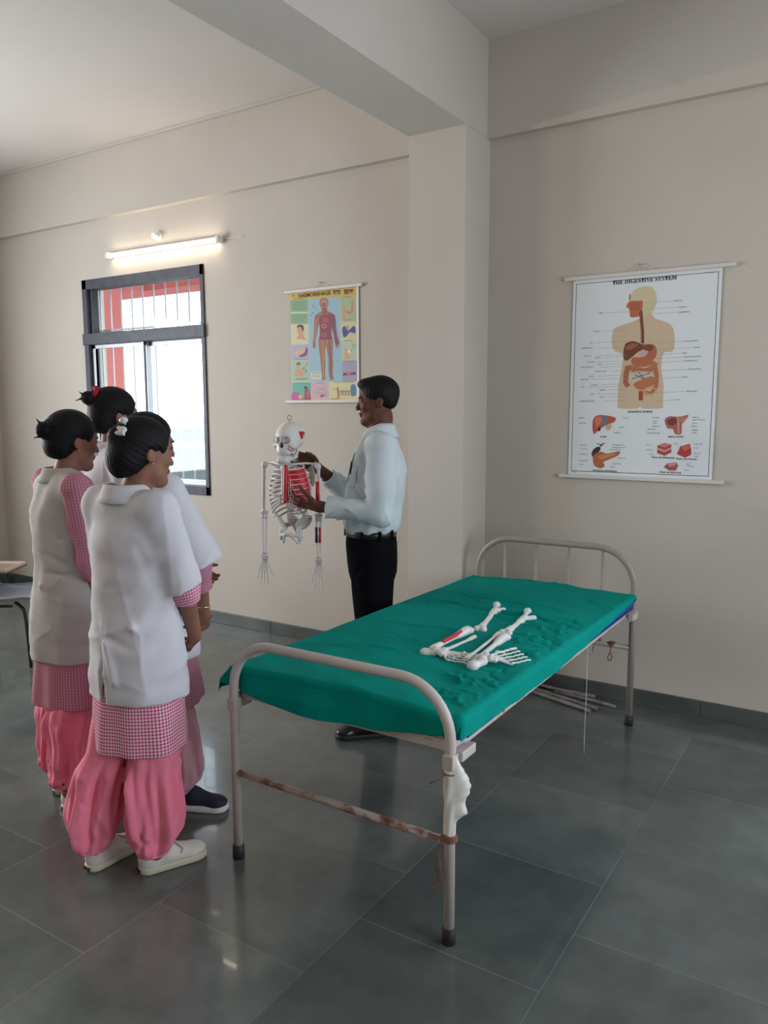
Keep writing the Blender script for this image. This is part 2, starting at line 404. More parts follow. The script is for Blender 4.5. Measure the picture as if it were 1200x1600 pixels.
# glossy kota-stone floor: 0.6 m courses with staggered joints, slab-to-slab tone shifts
def floor_mat():
    M_ = bpy.data.materials.new('kota_stone'); M_.use_nodes = True; nt = M_.node_tree; L = nt.links.new; N = nt.nodes.new; b = nt.nodes['Principled BSDF']
    tc = N('ShaderNodeTexCoord'); mp = N('ShaderNodeMapping'); mp.inputs['Rotation'].default_value = (0, 0, PI / 2)
    mp.inputs['Location'].default_value = (2.4775, .71, 0)
    L(tc.outputs['Object'], mp.inputs[0])
    br = N('ShaderNodeTexBrick'); br.offset = .5; br.inputs['Scale'].default_value = 1; br.inputs['Mortar Size'].default_value = .0015; br.inputs['Mortar Smooth'].default_value = .3
    br.inputs['Brick Width'].default_value = .575; br.inputs['Row Height'].default_value = .60; br.inputs['Bias'].default_value = 0
    br.inputs['Color1'].default_value = (0, 0, 0, 1); br.inputs['Color2'].default_value = (1, 1, 1, 1); br.inputs['Mortar'].default_value = (.5, .5, .5, 1)
    L(mp.outputs[0], br.inputs['Vector'])
    n1 = N('ShaderNodeTexNoise'); n1.inputs['Scale'].default_value = 2.2; n1.inputs['Detail'].default_value = 9; n1.inputs['Roughness'].default_value = .65; L(tc.outputs['Object'], n1.inputs['Vector'])
    n2 = N('ShaderNodeTexNoise'); n2.inputs['Scale'].default_value = 14; n2.inputs['Detail'].default_value = 6; L(tc.outputs['Object'], n2.inputs['Vector'])
    r1 = N('ShaderNodeValToRGB'); r1.color_ramp.elements[0].position = .3; r1.color_ramp.elements[1].position = .72
    r1.color_ramp.elements[0].color = (.058, .069, .064, 1); r1.color_ramp.elements[1].color = (.130, .147, .137, 1); L(n1.outputs[0], r1.inputs[0])
    mx = N('ShaderNodeMix'); mx.data_type = 'RGBA'; mx.blend_type = 'MULTIPLY'; mx.inputs[0].default_value = 1
    r2 = N('ShaderNodeMapRange'); r2.inputs[3].default_value = .86; r2.inputs[4].default_value = 1.16; L(br.outputs['Color'], r2.inputs[0])
    L(r1.outputs[0], mx.inputs[6]); L(r2.outputs[0], mx.inputs[7])
    mm = N('ShaderNodeMix'); mm.data_type = 'RGBA'; mm.inputs[7].default_value = (.26, .26, .25, 1); L(mx.outputs[2], mm.inputs[6]); 
    n3 = N('ShaderNodeTexNoise'); n3.inputs['Scale'].default_value = 1.1; L(tc.outputs['Object'], n3.inputs['Vector'])
    ml = N('ShaderNodeMath'); ml.operation = 'MULTIPLY'; r4 = N('ShaderNodeMapRange'); r4.inputs[1].default_value = .42; r4.inputs[2].default_value = .62; r4.inputs[3].default_value = .12; r4.inputs[4].default_value = .85; L(n3.outputs[0], r4.inputs[0]); L(br.outputs['Fac'], ml.inputs[0]); L(r4.outputs[0], ml.inputs[1]); L(ml.outputs[0], mm.inputs[0])
    L(mm.outputs[2], b.inputs['Base Color'])
    r3 = N('ShaderNodeMapRange'); r3.inputs[1].default_value = .3; r3.inputs[2].default_value = .7; r3.inputs[3].default_value = .16; r3.inputs[4].default_value = .23; L(n2.outputs[0], r3.inputs[0]); L(r3.outputs[0], b.inputs['Roughness'])
    b.inputs['Specular IOR Level'].default_value = .5
    bp = N('ShaderNodeBump'); b.inputs['Coat Weight'].default_value = .25; b.inputs['Coat Roughness'].default_value = .035; bp.inputs['Strength'].default_value = .03; bp.inputs['Distance'].default_value = .004; L(n1.outputs[0], bp.inputs['Height']); L(bp.outputs[0], b.inputs['Normal'])
    return M_
M['floor'] = floor_mat()

def rusty(name, base, amt=.5):
    M_ = mat(name, base, .42); nt = M_.node_tree; L = nt.links.new; N = nt.nodes.new; b = nt.nodes['Principled BSDF']
    tc = N('ShaderNodeTexCoord'); n = N('ShaderNodeTexNoise'); n.inputs['Scale'].default_value = 11; n.inputs['Detail'].default_value = 8; n.inputs['Roughness'].default_value = .7
    L(tc.outputs['Object'], n.inputs['Vector']); r = N('ShaderNodeValToRGB'); e = r.color_ramp.elements
    e[0].position = .0; e[0].color = (*base, 1); e[1].position = .50 + .25 * (1 - amt); e[1].color = (*[c * .93 for c in base], 1)
    x = e.new(e[1].position + .035); x.color = (.30, .16, .11, 1); y = e.new(min(.99, e[1].position + .12)); y.color = (.10, .045, .03, 1)
    L(n.outputs[0], r.inputs[0]); L(r.outputs[0], b.inputs['Base Color']); return M_
M['bed_paint'] = rusty('bed_paint_chipped', (.56, .50, .47), .55)
M['bed_rust'] = rusty('bed_paint_rusted', (.44, .36, .32), .98)
M['bed_head'] = rusty('headboard_paint', (.34, .295, .255), .35)
# ------------------------------------------------------------------ room
XL, XR, YB, YF, ZC = -6.87, 2.3, -3.4, 4.22, 3.60
struct(MB().box((XL - .2, YB - .2, -.1), (XR + .2, YF + .2, 0)).out('floor', M['floor']))
struct(MB().box((XL - .2, YB - .2, ZC), (XR + .2, YF + .2, ZC + .15)).out('ceiling', M['ceiling']))
WX0, WX1, WZ0, WZ1 = -5.595, -4.230, .965, 2.640     # window opening
w = MB()
w.box((XL - .2, YF, 0), (WX0, YF + .2, ZC)); w.box((WX1, YF, 0), (XR + .2, YF + .2, ZC))
w.box((WX0, YF, 0), (WX1, YF + .2, WZ0)); w.box((WX0, YF, WZ1), (WX1, YF + .2, ZC))
struct(w.out('wall_far', M['wall']))
struct(MB().box((XL - .2, YB, 0), (XL, YF, ZC)).out('wall_left', M['wall']))
struct(MB().box((XR, YB, 0), (XR + .2, YF, ZC)).out('wall_right', M['wall']))
struct(MB().box((XL - .2, YB - .2, 0), (XR + .2, YB, ZC)).out('wall_rear', M['wall']))
# concrete frame: pillar, cross beam, band beam along the far wall
PX0, PX1, PY = -2.335, -1.985, 3.92
struct(MB().box((PX0, PY, 0), (PX1, YF, ZC)).out('trim_1', M['beam']))
struct(MB().box((PX0 - .002, YB, 3.09), (PX1 + .002, YF, ZC)).out('trim_2', M['beam']))
struct(MB().box((XL, YF - .045, 3.085), (PX0, YF, ZC)).out('trim_3', M['wall']))
struct(MB().box((PX1, YF - .045, 3.085), (XR, YF, ZC)).out('trim_4', M['wall']))
struct(MB().box((XL, YF - .065, 3.580), (PX0, YF - .045, ZC), .003).out('trim_5', M['beam']))

def skirt(name, x0, x1, y, first, step=.62):
    b = MB(); xs = [x0] + [x for x in np.arange(first, x1, step) if x > x0 + .03] + [x1]
    for a, c in zip(xs[:-1], xs[1:]): b.box((a + .0012, y - .016, 0), (c - .0012, y, .088), .002)
    return struct(b.out(name, M['skirting']))
skirt('baseboard_far', XL, PX0, YF, -6.76, .775)
skirt('baseboard_far_right', PX1, XR, YF, -1.35, .62)
b = MB(); b.box((PX0 - .014, PY - .014, 0), (PX1 + .014, PY, .088), .002); b.box((PX1, PY, 0), (PX1 + .014, YF, .088), .002); b.box((PX0 - .014, PY, 0), (PX0, YF, .088), .002)
struct(b.out('baseboard_pillar', M['skirting']))
struct(MB().box((XL, YB, 0), (XL + .016, YF - .016, .088), .002).out('baseboard_left', M['skirting']))

# ------------------------------------------------------------------ the window
F0, F1 = YF - .012, YF + .09
fr = MB(); t = .055
fr.box((WX0, F0, WZ0), (WX0 + t, F1, WZ1), .003); fr.box((WX1 - .035, F0, WZ0), (WX1, F1, WZ1), .003)
fr.box((WX0, F0, WZ1 - .075), (WX1, F1, WZ1), .003); fr.box((WX0, F0, WZ0), (WX1, F1, WZ0 + .065), .003)
fr.box((WX0 - .005, F0 - .012, 2.125), (WX1 + .005, F1, 2.215), .004)
fr.box((WX0 + t, F0 + .03, 2.215), (WX0 + t + .03, F1 - .01, WZ1 - .075), .002)
win = fr.out('window_1', M['frame']); struct(win)
sa = MB(); z0, z1 = WZ0 + .065, 2.125
for x0, x1, y in ((WX0 + t, -4.885, YF + .03), (-4.945, WX1 - .035, YF + .065)):
    for a, c, zz0, zz1 in ((x0, x0 + .045, z0, z1), (x1 - .045, x1, z0, z1)): sa.box((a, y - .012, zz0), (c, y + .012, zz1), .002)
    sa.box((x0, y - .012, z0), (x1, y + .012, z0 + .04), .002); sa.box((x0, y - .012, z1 - .03), (x1, y + .012, z1), .002)
sa.box((-4.93, YF + .005, z0), (-4.905, YF + .03, z1), .002)
sa.out('sliding_sash', M['alu'], win)
sb = MB(); sb.box((WX0 + t, YF + .018, z0), (WX0 + t + .045, YF + .043, z1), .002); sb.out('sash_stile', M['frame'], win)
def pane_mat():
    m_ = bpy.data.materials.new('window_glass'); m_.use_nodes = True; nt = m_.node_tree; nt.nodes.clear()
    o = nt.nodes.new('ShaderNodeOutputMaterial'); mx = nt.nodes.new('ShaderNodeMixShader'); tr = nt.nodes.new('ShaderNodeBsdfTransparent'); tr.inputs[0].default_value = (.93, .97, .98, 1)
    g = nt.nodes.new('ShaderNodeBsdfGlossy'); g.inputs['Roughness'].default_value = .03; mx.inputs[0].default_value = .03
    nt.links.new(tr.outputs[0], mx.inputs[1]); nt.links.new(g.outputs[0], mx.inputs[2]); nt.links.new(mx.outputs[0], o.inputs[0]); return m_
M['glass'] = pane_mat()
g = MB(); g.box((WX0 + t, YF + .045, 2.215), (WX1 - .035, YF + .049, WZ1 - .075)); g.out('pane', M['glass'], win)
g = MB(); g.box((WX0 + t + .045, YF + .028, z0 + .04), (-4.93, YF + .032, z1 - .03)); g.out('pane', M['glass'], win)
g = MB(); g.box((-4.90, YF + .063, z0 + .04), (WX1 - .08, YF + .067, z1 - .03)); g.out('pane', M['glass'], win)
# safety grille outside the glass
gr = thing('window_grille', 'iron safety grille of upright bars, pale colour imitating glare, behind the window glass', 'window grille', (WX0, YF + .14, WZ0))
bar = None
for k in range(11):
    x = -5.562 + .1285 * k
    if bar is None:
        bm_ = MB().cyl((0, 0, .0), (0, 0, WZ1 - WZ0), .0065, 8); bar = bm_.out('bar', M['grille'], gr); bar.location = (x - WX0, 0, 0)
    else:
        c = bar.copy(); COL.objects.link(c); c.location = (x - WX0, 0, 0)
for z in (2.25, 1.466, 1.316, 1.00):
    h = MB().box((0, -.004, -.008), (WX1 - WX0, .004, .008)); o = h.out('crossbar', M['grille'], gr); o.location = (0, .008, z - WZ0)
# frames of the windows outside the picture
def plain_window(name, c, axis, w_, h_):
    b = MB(); t_ = .06
    for s0, s1, q0, q1 in ((-w_ / 2 - t_, -w_ / 2, -h_ / 2 - t_, h_ / 2 + t_), (w_ / 2, w_ / 2 + t_, -h_ / 2 - t_, h_ / 2 + t_), (-w_ / 2, w_ / 2, h_ / 2, h_ / 2 + t_), (-w_ / 2, w_ / 2, -h_ / 2 - t_, -h_ / 2)):
        if axis == 'x': b.box((c[0] + s0, c[1] - .03, c[2] + q0), (c[0] + s1, c[1] + .03, c[2] + q1), .003)
        else: b.box((c[0] - .03, c[1] + s0, c[2] + q0), (c[0] + .03, c[1] + s1, c[2] + q1), .003)
    return struct(b.out(name, M['frame']))
plain_window('window_2', (.80, YF - .03, 1.70), 'x', 1.5, 1.6)
plain_window('window_3', (XL + .03, 1.75, 1.75), 'y', 1.5, 1.7)
plain_window('window_4', (-2.0, YB + .03, 1.9), 'x', 2.4, 1.4)
plain_window('window_5', (XR - .03, 2.0, 1.6), 'y', 1.6, 1.6)

# ------------------------------------------------------------------ outside
bal = thing('balcony_frame', 'coral-painted concrete column and lintel of the balcony outside the window', 'balcony frame', (-6.4, 4.9, 0))
def kid(mb, name, mat_, root):
    o = mb.out(name, mat_, root); o.matrix_parent_inverse = Matrix.Identity(4); o.location = -root.location; return o
kid(MB().box((-8.2, 4.55, -3.2), (-5.97, 4.90, 4.2)), 'column', M['coral'], bal)
kid(MB().box((-6.7, 4.90, 2.70), (-5.96, 5.15, 3.3)).box((-5.965, 5.15, 2.70), (-2.5, 5.45, 3.3)).box((-6.7, 5.15, 2.70), (-5.96, 5.45, 3.3)), 'lintel', M['coral'], bal)
gd = MB().box((-300, 6, -3.4), (150, 320, -3.2)).out('floor_outdoors', M['haze_ground']); struct(gd)
random.seed(4)
for i, (x, y, w_, d_, h_) in enumerate(((-34, 34, 6, 5, 2.6), (-22, 25, 3.2, 3, 2.2), (-40, 42, 8, 6, 3.4))):
    bb = MB(); bb.box((-w_ / 2, -d_ / 2, 0), (w_ / 2, d_ / 2, h_)); bb.box((-w_ / 2 - .2, -d_ / 2 - .2, h_), (w_ / 2 + .2, d_ / 2 + .2, h_ + .18))
    o = bb.out('distant_building', M['far_wall']); o.location = (x, y, -3.2); o.rotation_euler = (0, 0, .4 * i)
    tag(o, ('low pale building in the haze, widest block beyond the window grille', 'small pale hut nearest beyond the window grille', 'farthest hazy flat-roofed block beyond the window grille')[i], 'building')
py = thing('lattice_tower', 'thin hazy lattice mast seen through the window bars', 'mast', (-19.5, 21.5, -3.2))
tb = MB()
for sx, sy in ((-1, -1), (1, -1), (1, 1), (-1, 1)): tb.tube([(sx * .5, sy * .5, 0), (sx * .08, sy * .08, 5.4)], .03, 6)
tb.out('mast_leg', M['far_wall'], py)
tb = MB()
for k in range(9):
    z = k * .6; r0 = .5 - .42 * z / 5.4; r1 = .5 - .42 * (z + .6) / 5.4
    tb.tube([(-r0, -r0, z), (r1, -r1, z + .6)], .02, 5); tb.tube([(r0, -r0, z), (r1, r1, z + .6)], .02, 5)
tb.out('bracing', M['far_wall'], py)

# ------------------------------------------------------------------ tube light and its fittings
tl = thing('tube_light', 'lit white fluorescent batten on the wall above the window', 'tube light', (-4.63, YF, 2.785))
R_ = Matrix.Rotation(0, 3, 'Y')
o = MB().box((-.60, -.028, -.012), (.60, 0, .024), .004).out('batten', M['switch'], tl)
M['tube'] = mat('lit_tube', (1, .95, .85), .5, emis=((1.0, .86, .66), 17))
o = MB().cyl((-.575, -.042, -.004), (.572, -.042, -.004), .0125, 14).out('tube', M['tube'], tl)
for s in (-1, 1): MB().box((s * .588 - .014, -.058, -.020), (s * .588 + .014, 0, .026), .004).out('end_cap', M['switch'], tl)
tl.rotation_euler = (0, math.radians(.4), 0)
cr = thing('ceiling_rose', 'small round white lamp holder just above the tube light', 'lamp holder', (-4.68, YF, 2.885))
b = MB(); b.tube([(0, 0, 0), (0, -.012, 0), (0, -.014, 0)], [.036, .034, .02], 20); b.out('backplate', M['switch'], cr)
b = MB(); b.tube([(0, -.012, 0), (0, -.035, -.003), (0, -.055, -.008)], [.017, .02, .022], 16); b.out('socket', M['switch'], cr)
cw = MB().tube(bez([(-4.05, YF - .012, 2.785), (-3.99, YF - .006, 2.788), (-3.90, YF - .006, 2.787), (-3.84, YF - .006, 2.788)]), .0035, 6).out('cable', M['switch'])
tag(cw, 'short white cable running along the wall from the tube light end', 'cable')

# ------------------------------------------------------------------ wall charts (drawn as coloured shapes on the sheet)
def homo(src):
    dst = [(0, 0), (1, 0), (1, 1), (0, 1)]; A_ = []; B_ = []
    for (x, y), (u, v) in zip(src, dst):
        A_.append([x, y, 1, 0, 0, 0, -u * x, -u * y]); B_.append(u); A_.append([0, 0, 0, x, y, 1, -v * x, -v * y]); B_.append(v)
    h = np.linalg.solve(np.array(A_, float), np.array(B_, float)); Hm = np.append(h, 1).reshape(3, 3)
    def f(x, y):
        q = Hm @ np.array([x, y, 1.0]); return q[0] / q[2], q[1] / q[2]
    return f

class Chart:
    def __init__(s, W, H, hm): s.W, s.H, s.h = W, H, hm; s.V = []; s.F = []; s.mi = []; s.mats = []; s.keys = {}; s.layer = 1
    def mid(s, col, rough=.45):
        k = tuple(round(c, 3) for c in col)
        if k not in s.keys: s.keys[k] = len(s.mats); s.mats.append(mat('ink', col, rough, spec=.4))
        return s.keys[k]
    def pt(s, x, y, raw=False):
        u, v = (x, y) if raw else s.h(x, y)
        return (u * s.W, -.0015 - .000006 * s.layer, -v * s.H)
    def poly(s, pts, col, raw=False, up_=True):
        if up_: s.layer += 1
        base = len(s.V); P = [s.pt(x, y, raw) for x, y in pts]
        # ear clip through bmesh triangulation
        bm_ = bmesh.new(); vs = [bm_.verts.new(p) for p in P]
        try: f = bm_.faces.new(vs)
        except ValueError: bm_.free(); return
        f.normal_update(); bmesh.ops.triangulate(bm_, faces=[f], ngon_method='EAR_CLIP'); bm_.verts.index_update(); bm_.normal_update()
        s.V += [v.co.to_tuple() for v in bm_.verts]
        for f in bm_.faces:
            idx = [v.index + base for v in f.verts]
            if f.normal.y > 0: idx = idx[::-1]
            s.F.append(idx); s.mi.append(s.mid(col))
        bm_.free()
    def blob(s, pts, col, n=5):
        P = [Vector((*p, 0)) for p in pts]; N = len(P); o = []
        for i in range(N):
            p0, p1, p2, p3 = P[i - 1], P[i], P[(i + 1) % N], P[(i + 2) % N]
            for k in range(n):
                t = k / n; q = .5 * ((2 * p1) + (-p0 + p2) * t + (2 * p0 - 5 * p1 + 4 * p2 - p3) * t * t + (-p0 + 3 * p1 - 3 * p2 + p3) * t ** 3); o.append((q.x, q.y))
        s.poly(o, col)
    def rect(s, x0, y0, x1, y1, col): s.poly([(x0, y0), (x1, y0), (x1, y1), (x0, y1)], col)
    def urect(s, x0, y0, x1, y1, col): s.poly([(x0, y0), (x1, y0), (x1, y1), (x0, y1)], col, raw=True)
    def line(s, pts, w, col):
        L, Rr = [], []
        for i, p in enumerate(pts):
            a = Vector(pts[max(i - 1, 0)]); b_ = Vector(pts[min(i + 1, len(pts) - 1)]); d = (b_ - a); d = d.normalized() if d.length > 1e-9 else Vector((1, 0)); nn = Vector((-d.y, d.x)) * w / 2
            L.append((p[0] + nn.x, p[1] + nn.y)); Rr.append((p[0] - nn.x, p[1] - nn.y))
        s.layer += 1
        for i in range(len(pts) - 1): s.poly([L[i], L[i + 1], Rr[i + 1], Rr[i]], col, up_=False)
    def ring(s, c, rx, ry, w, col, n=20, a0=0, a1=360):
        s.line([(c[0] + rx * math.cos(math.radians(a0 + (a1 - a0) * k / n)), c[1] + ry * math.sin(math.radians(a0 + (a1 - a0) * k / n))) for k in range(n + 1)], w, col)
    def text(s, body, u, v, h, col, width=None, align='CENTER', bold=0.0, sx=1.0):
        """body centred at chart fraction (u,v), capital height h as a fraction of the chart height"""
        c = bpy.data.curves.new('lettering', 'FONT'); c.body = body; c.size = 1; c.align_x = 'LEFT'; c.offset = bold; c.resolution_u = 2
        o = bpy.data.objects.new('lettering', c); COL.objects.link(o); dg = bpy.context.evaluated_depsgraph_get(); dg.update()
        me = bpy.data.meshes.new_from_object(o.evaluated_get(dg)); bpy.data.objects.remove(o); bpy.data.curves.remove(c)
        if not len(me.vertices): return
        P = np.array([v_.co[:] for v_ in me.vertices]); x0, x1 = P[:, 0].min(), P[:, 0].max(); k = h * s.H / .72
        kx = k * sx if width is None else width * s.W / (x1 - x0)
        off = {'CENTER': (x0 + x1) / 2, 'LEFT': x0, 'RIGHT': x1}[align]
        base = len(s.V); s.layer += 1
        for p in P: s.V.append((u * s.W + (p[0] - off) * kx, -.0015 - .000006 * s.layer, -v * s.H + (p[1] - .36) * k))
        for f in me.polygons:
            s.F.append([base + i for i in f.vertices]); s.mi.append(s.mid(col))
        bpy.data.meshes.remove(me)
    def out(s, root, back, wave=.0):
        n0 = len(s.V); nx, nz = 12, 16
        for j in range(nz + 1):
            for i in range(nx + 1): s.V.append((s.W * i / nx, -.0012, -s.H * j / nz))
        bi = len(s.mats); s.mats.append(back)
        for j in range(nz):
            for i in range(nx):
                a = n0 + j * (nx + 1) + i; s.F.append([a, a + nx + 1, a + nx + 2, a + 1]); s.mi.append(bi)
        n1 = len(s.V)
        for x, z in ((0, 0), (s.W, 0), (s.W, -s.H), (0, -s.H)): s.V.append((x, 0, z))
        a, b_, c, d = n0, n0 + nx, len(s.V) - 5, n0 + nz * (nx + 1)
        s.F += [[n1, n1 + 1, n1 + 2, n1 + 3]]; s.mi += [bi]
        P = np.array(s.V)
        if wave:   # the sheet bows a little off the wall
            P[:, 1] -= wave * np.sin(np.clip(-P[:, 2] / s.H, 0, 1) * PI) * (1 + .6 * np.sin(P[:, 0] / s.W * 5.0))
        me = bpy.data.meshes.new('printed_sheet'); me.from_pydata([tuple(p) for p in P], [], s.F); me.update()
        me.polygons.foreach_set('material_index', s.mi)
        return put('printed_sheet', me, s.mats, root)
serif = lambda t: ''.join(chr(0x1D400 + ord(c) - 65) if 'A' <= c <= 'Z' else c for c in t)

def chart_hardware(root, W, H, over_l, over_r, nail=(.5, .035), rodr=.011, bot=(None, None)):
    b = MB().box((-over_l, -.016, -.004), (W + over_r, .0, .016), .003); b.out('top_rod', M['rod'], root)
    b = MB().box((-(bot[0] or over_l), -.020, -H - .016), (W + (bot[1] or over_r), .0, -H + .004), .003); b.out('bottom_rod', M['rod'], root)
    b = MB().tube(bez([(W * nail[0] - .055, -.008, .016), (W * nail[0] - .02, -.006, .016 + nail[1] * .7), (W * nail[0], -.006, .016 + nail[1]), (W * nail[0] + .02, -.006, .016 + nail[1] * .7), (W * nail[0] + .07, -.008, .016)]), .0016, 6); b.out('hanging_cord', M['rod'], root)
    b = MB().cyl((W * nail[0], .003, .018 + nail[1]), (W * nail[0], -.016, .020 + nail[1]), .003, 8); b.out('nail', M['steel'], root)

# the digestive system
dg_ = thing('wall_chart', 'large white THE DIGESTIVE SYSTEM anatomy chart hanging behind the bed head', 'wall chart', (-1.482, YF - .004, 2.285))
W1, H1 = .748, 1.045
c = Chart(W1, H1, homo([(145, 190), (1017, 108), (947, 1350), (113, 1310)]))
K_ = (.02, .025, .045)
fw_ = .0035
for a in ((.022, .02, .978, .0225), (.022, .978, .978, .981), (.022, .02, .0255, .981), (.9745, .02, .978, .981)): c.urect(*a, K_)
SK = (.62, .47, .33); CR = (.64, .56, .36)
c.blob([(500, 245), (560, 222), (610, 235), (630, 290), (622, 340), (602, 375), (600, 400), (560, 430), (520, 400), (480, 395), (470, 340), (478, 280)], CR)
c.blob([(540, 400), (600, 392), (625, 412), (700, 440), (728, 480), (733, 560), (720, 600), (670, 612), (655, 700), (668, 800), (664, 900), (655, 930), (545, 930), (530, 895), (520, 930), (410, 930), (402, 900), (405, 800), (425, 700), (430, 620), (385, 600), (368, 560), (372, 500), (392, 462), (480, 432), (530, 410)], SK)
c.blob([(452, 345), (470, 312), (520, 308), (548, 310), (545, 360), (535, 385), (524, 398), (490, 405), (474, 398), (472, 372), (465, 350)], (.50, .15, .08))
for yy in (330, 345, 358): c.line([(478, yy), (535, yy - 4)], 3, (.22, .05, .03))
c.line([(474, 268), (472, 305)], 6, (.25, .06, .04))
c.line([(537, 365), (540, 420), (546, 490), (546, 555)], 19, (.16, .06, .035))
c.line([(533, 365), (536, 420), (541, 490), (541, 550)], 4, (.32, .15, .09))
c.blob([(436, 640), (437, 590), (450, 555), (490, 542), (525, 552), (545, 560), (600, 560), (560, 585), (520, 605), (490, 630), (455, 655)], (.17, .055, .035))
c.blob([(450, 590), (465, 560), (500, 555), (520, 565), (480, 590)], (.33, .12, .07))
c.blob([(545, 570), (575, 558), (615, 565), (630, 600), (618, 640), (580, 668), (540, 672), (510, 685), (495, 670), (520, 640), (560, 630), (580, 600), (565, 590)], (.42, .14, .07))
c.blob([(545, 575), (590, 562), (610, 580), (590, 600), (560, 595)], (.20, .07, .05)); c.blob([(530, 610), (570, 595), (575, 615), (545, 635), (528, 630)], (.55, .40, .42))
c.blob([(480, 650), (500, 635), (560, 640), (605, 645), (600, 675), (560, 690), (510, 690), (485, 675)], (.46, .15, .07))
c.line([(462, 690), (500, 705), (560, 715), (600, 700), (625, 665)], 32, (.45, .17, .08))
c.line([(462, 685), (450, 730), (447, 780), (462, 805)], 30, (.40, .13, .065)); c.line([(620, 690), (628, 740), (625, 800), (600, 845), (560, 840)], 26, (.45, .16, .08))
c.blob([(475, 730), (520, 715), (590, 720), (600, 740), (560, 770), (500, 775), (475, 765)], (.58, .52, .45))
for a in (((485, 760), (530, 745), (590, 728)), ((500, 735), (540, 755), (590, 770)), ((520, 720), (545, 745), (560, 770))): c.line(a, 5, (.18, .10, .16))
c.blob([(495, 790), (540, 765), (600, 745), (620, 770), (600, 805), (550, 825), (510, 815)], (.50, .18, .08))
c.line([(536, 830), (535, 885)], 25, (.36, .07, .05)); c.line([(545, 835), (600, 850), (625, 830)], 14, (.50, .22, .10)); c.ring((590, 830), 32, 22, 7, (.62, .42, .22))
for k in range(6): c.ring((470 + 28 * k, 712 - abs(k - 2.5) * -2), 10, 11, 2.5, (.30, .08, .04), 8)
G_ = (.30, .32, .33)
lab_l = [(290, 378, 'Tongue'), (262, 484, 'Esophagus'), (240, 550, 'Liver'), (192, 583, 'Gall Bladder Area'), (205, 627, 'Cystic Duct'), (272, 637, 'Pancreas'), (228, 662, 'Duodenum'), (286, 676, 'Pylorus'), (188, 692, 'Superior Mesenteric'), (270, 716, 'Transverse Colon'), (236, 744, 'Jejunum'), (186, 763, 'Cecum Wall'), (248, 794, 'Mesentery'), (190, 806, 'Ileum'), (297, 823, 'Appendix'), (245, 847, 'Valve'), (297, 864, 'Rectum'), (182, 888, 'Anal Sphincter Muscles')]
lab_r = [(730, 308, 'Nasal Cavity'), (755, 344, 'Oropharynx'), (757, 373, 'Laryngopharynx'), (790, 541, 'Coronary Ligament'), (845, 578, 'Stomach'), (780, 610, 'Spleen'), (788, 632, 'Greater Omentum Area'), (788, 656, 'Descending Colon'), (812, 704, 'Transverse Colon'), (775, 749, 'Jejunum'), (802, 831, 'Sigmoid Colon'), (740, 880, 'Anus')]
for x, y, t_ in lab_l:
    u, v = c.h(x, y); c.text(t_, u, v, .0068, K_, align='LEFT', sx=.85); n_ = len(t_) * 5.6
    c.line([(x + n_ + 8, y), (455 if y < 900 and y > 480 else 475, y - (6 if y < 800 else 2))], 1.6, G_)
for x, y, t_ in lab_r:
    u, v = c.h(x, y); c.text(t_, u, v, .0068, K_, align='LEFT', sx=.85); c.line([(x - 6, y + 1), (620 if y > 450 else 560, y + 12)], 1.6, G_)
u0, v0 = c.h(372, 205); u1, v1 = c.h(748, 172)
c.text(serif('THE DIGESTIVE SYSTEM'), (u0 + u1) / 2, (v0 + v1) / 2 - .002, .021, K_, width=u1 - u0, bold=.01)
u, v = c.h(530, 950); c.text(serif('DIGESTIVE SYSTEM'), u, v, .0095, K_, width=.17, bold=.01)
# liver
c.blob([(256, 1050), (258, 1000), (280, 972), (330, 970), (388, 985), (380, 1010), (350, 1020), (320, 1035), (290, 1055), (265, 1078)], (.48, .10, .06))
c.blob([(270, 990), (300, 975), (310, 1000), (280, 1040)], (.62, .20, .12)); c.line([(326, 975), (324, 1025)], 24, (.10, .22, .34)); c.blob([(330, 1030), (360, 1020), (362, 1045), (340, 1058)], (.60, .45, .22)); c.blob([(284, 1050), (298, 1035), (302, 1055), (288, 1062)], (.05, .03, .04))
# pancreas
c.blob([(250, 1190), (262, 1165), (290, 1150), (298, 1170), (280, 1195), (258, 1210)], (.07, .03, .06))
for a in (((298, 1170), (300, 1140), (280, 1132)), ((300, 1140), (326, 1130)), ((300, 1145), (318, 1142))): c.line(a, 5, (.05, .04, .05))
c.blob([(262, 1200), (300, 1180), (340, 1190), (410, 1178), (405, 1200), (350, 1225), (318, 1240), (325, 1262), (300, 1275), (268, 1260), (258, 1230)], (.46, .14, .06)); c.blob([(290, 1205), (330, 1195), (390, 1190), (340, 1215), (300, 1225)], (.55, .26, .10))
# oral cavity
c.blob([(675, 1000), (700, 978), (760, 980), (812, 970), (795, 1000), (775, 1025), (770, 1078), (735, 1078), (720, 1050), (690, 1045)], (.42, .14, .13)); c.blob([(690, 1000), (730, 985), (750, 1005), (725, 1030), (695, 1025)], (.24, .05, .05)); c.line([(752, 985), (756, 1075)], 12, (.60, .30, .26)); c.blob([(765, 990), (800, 980), (790, 1008), (770, 1015)], (.55, .22, .12))
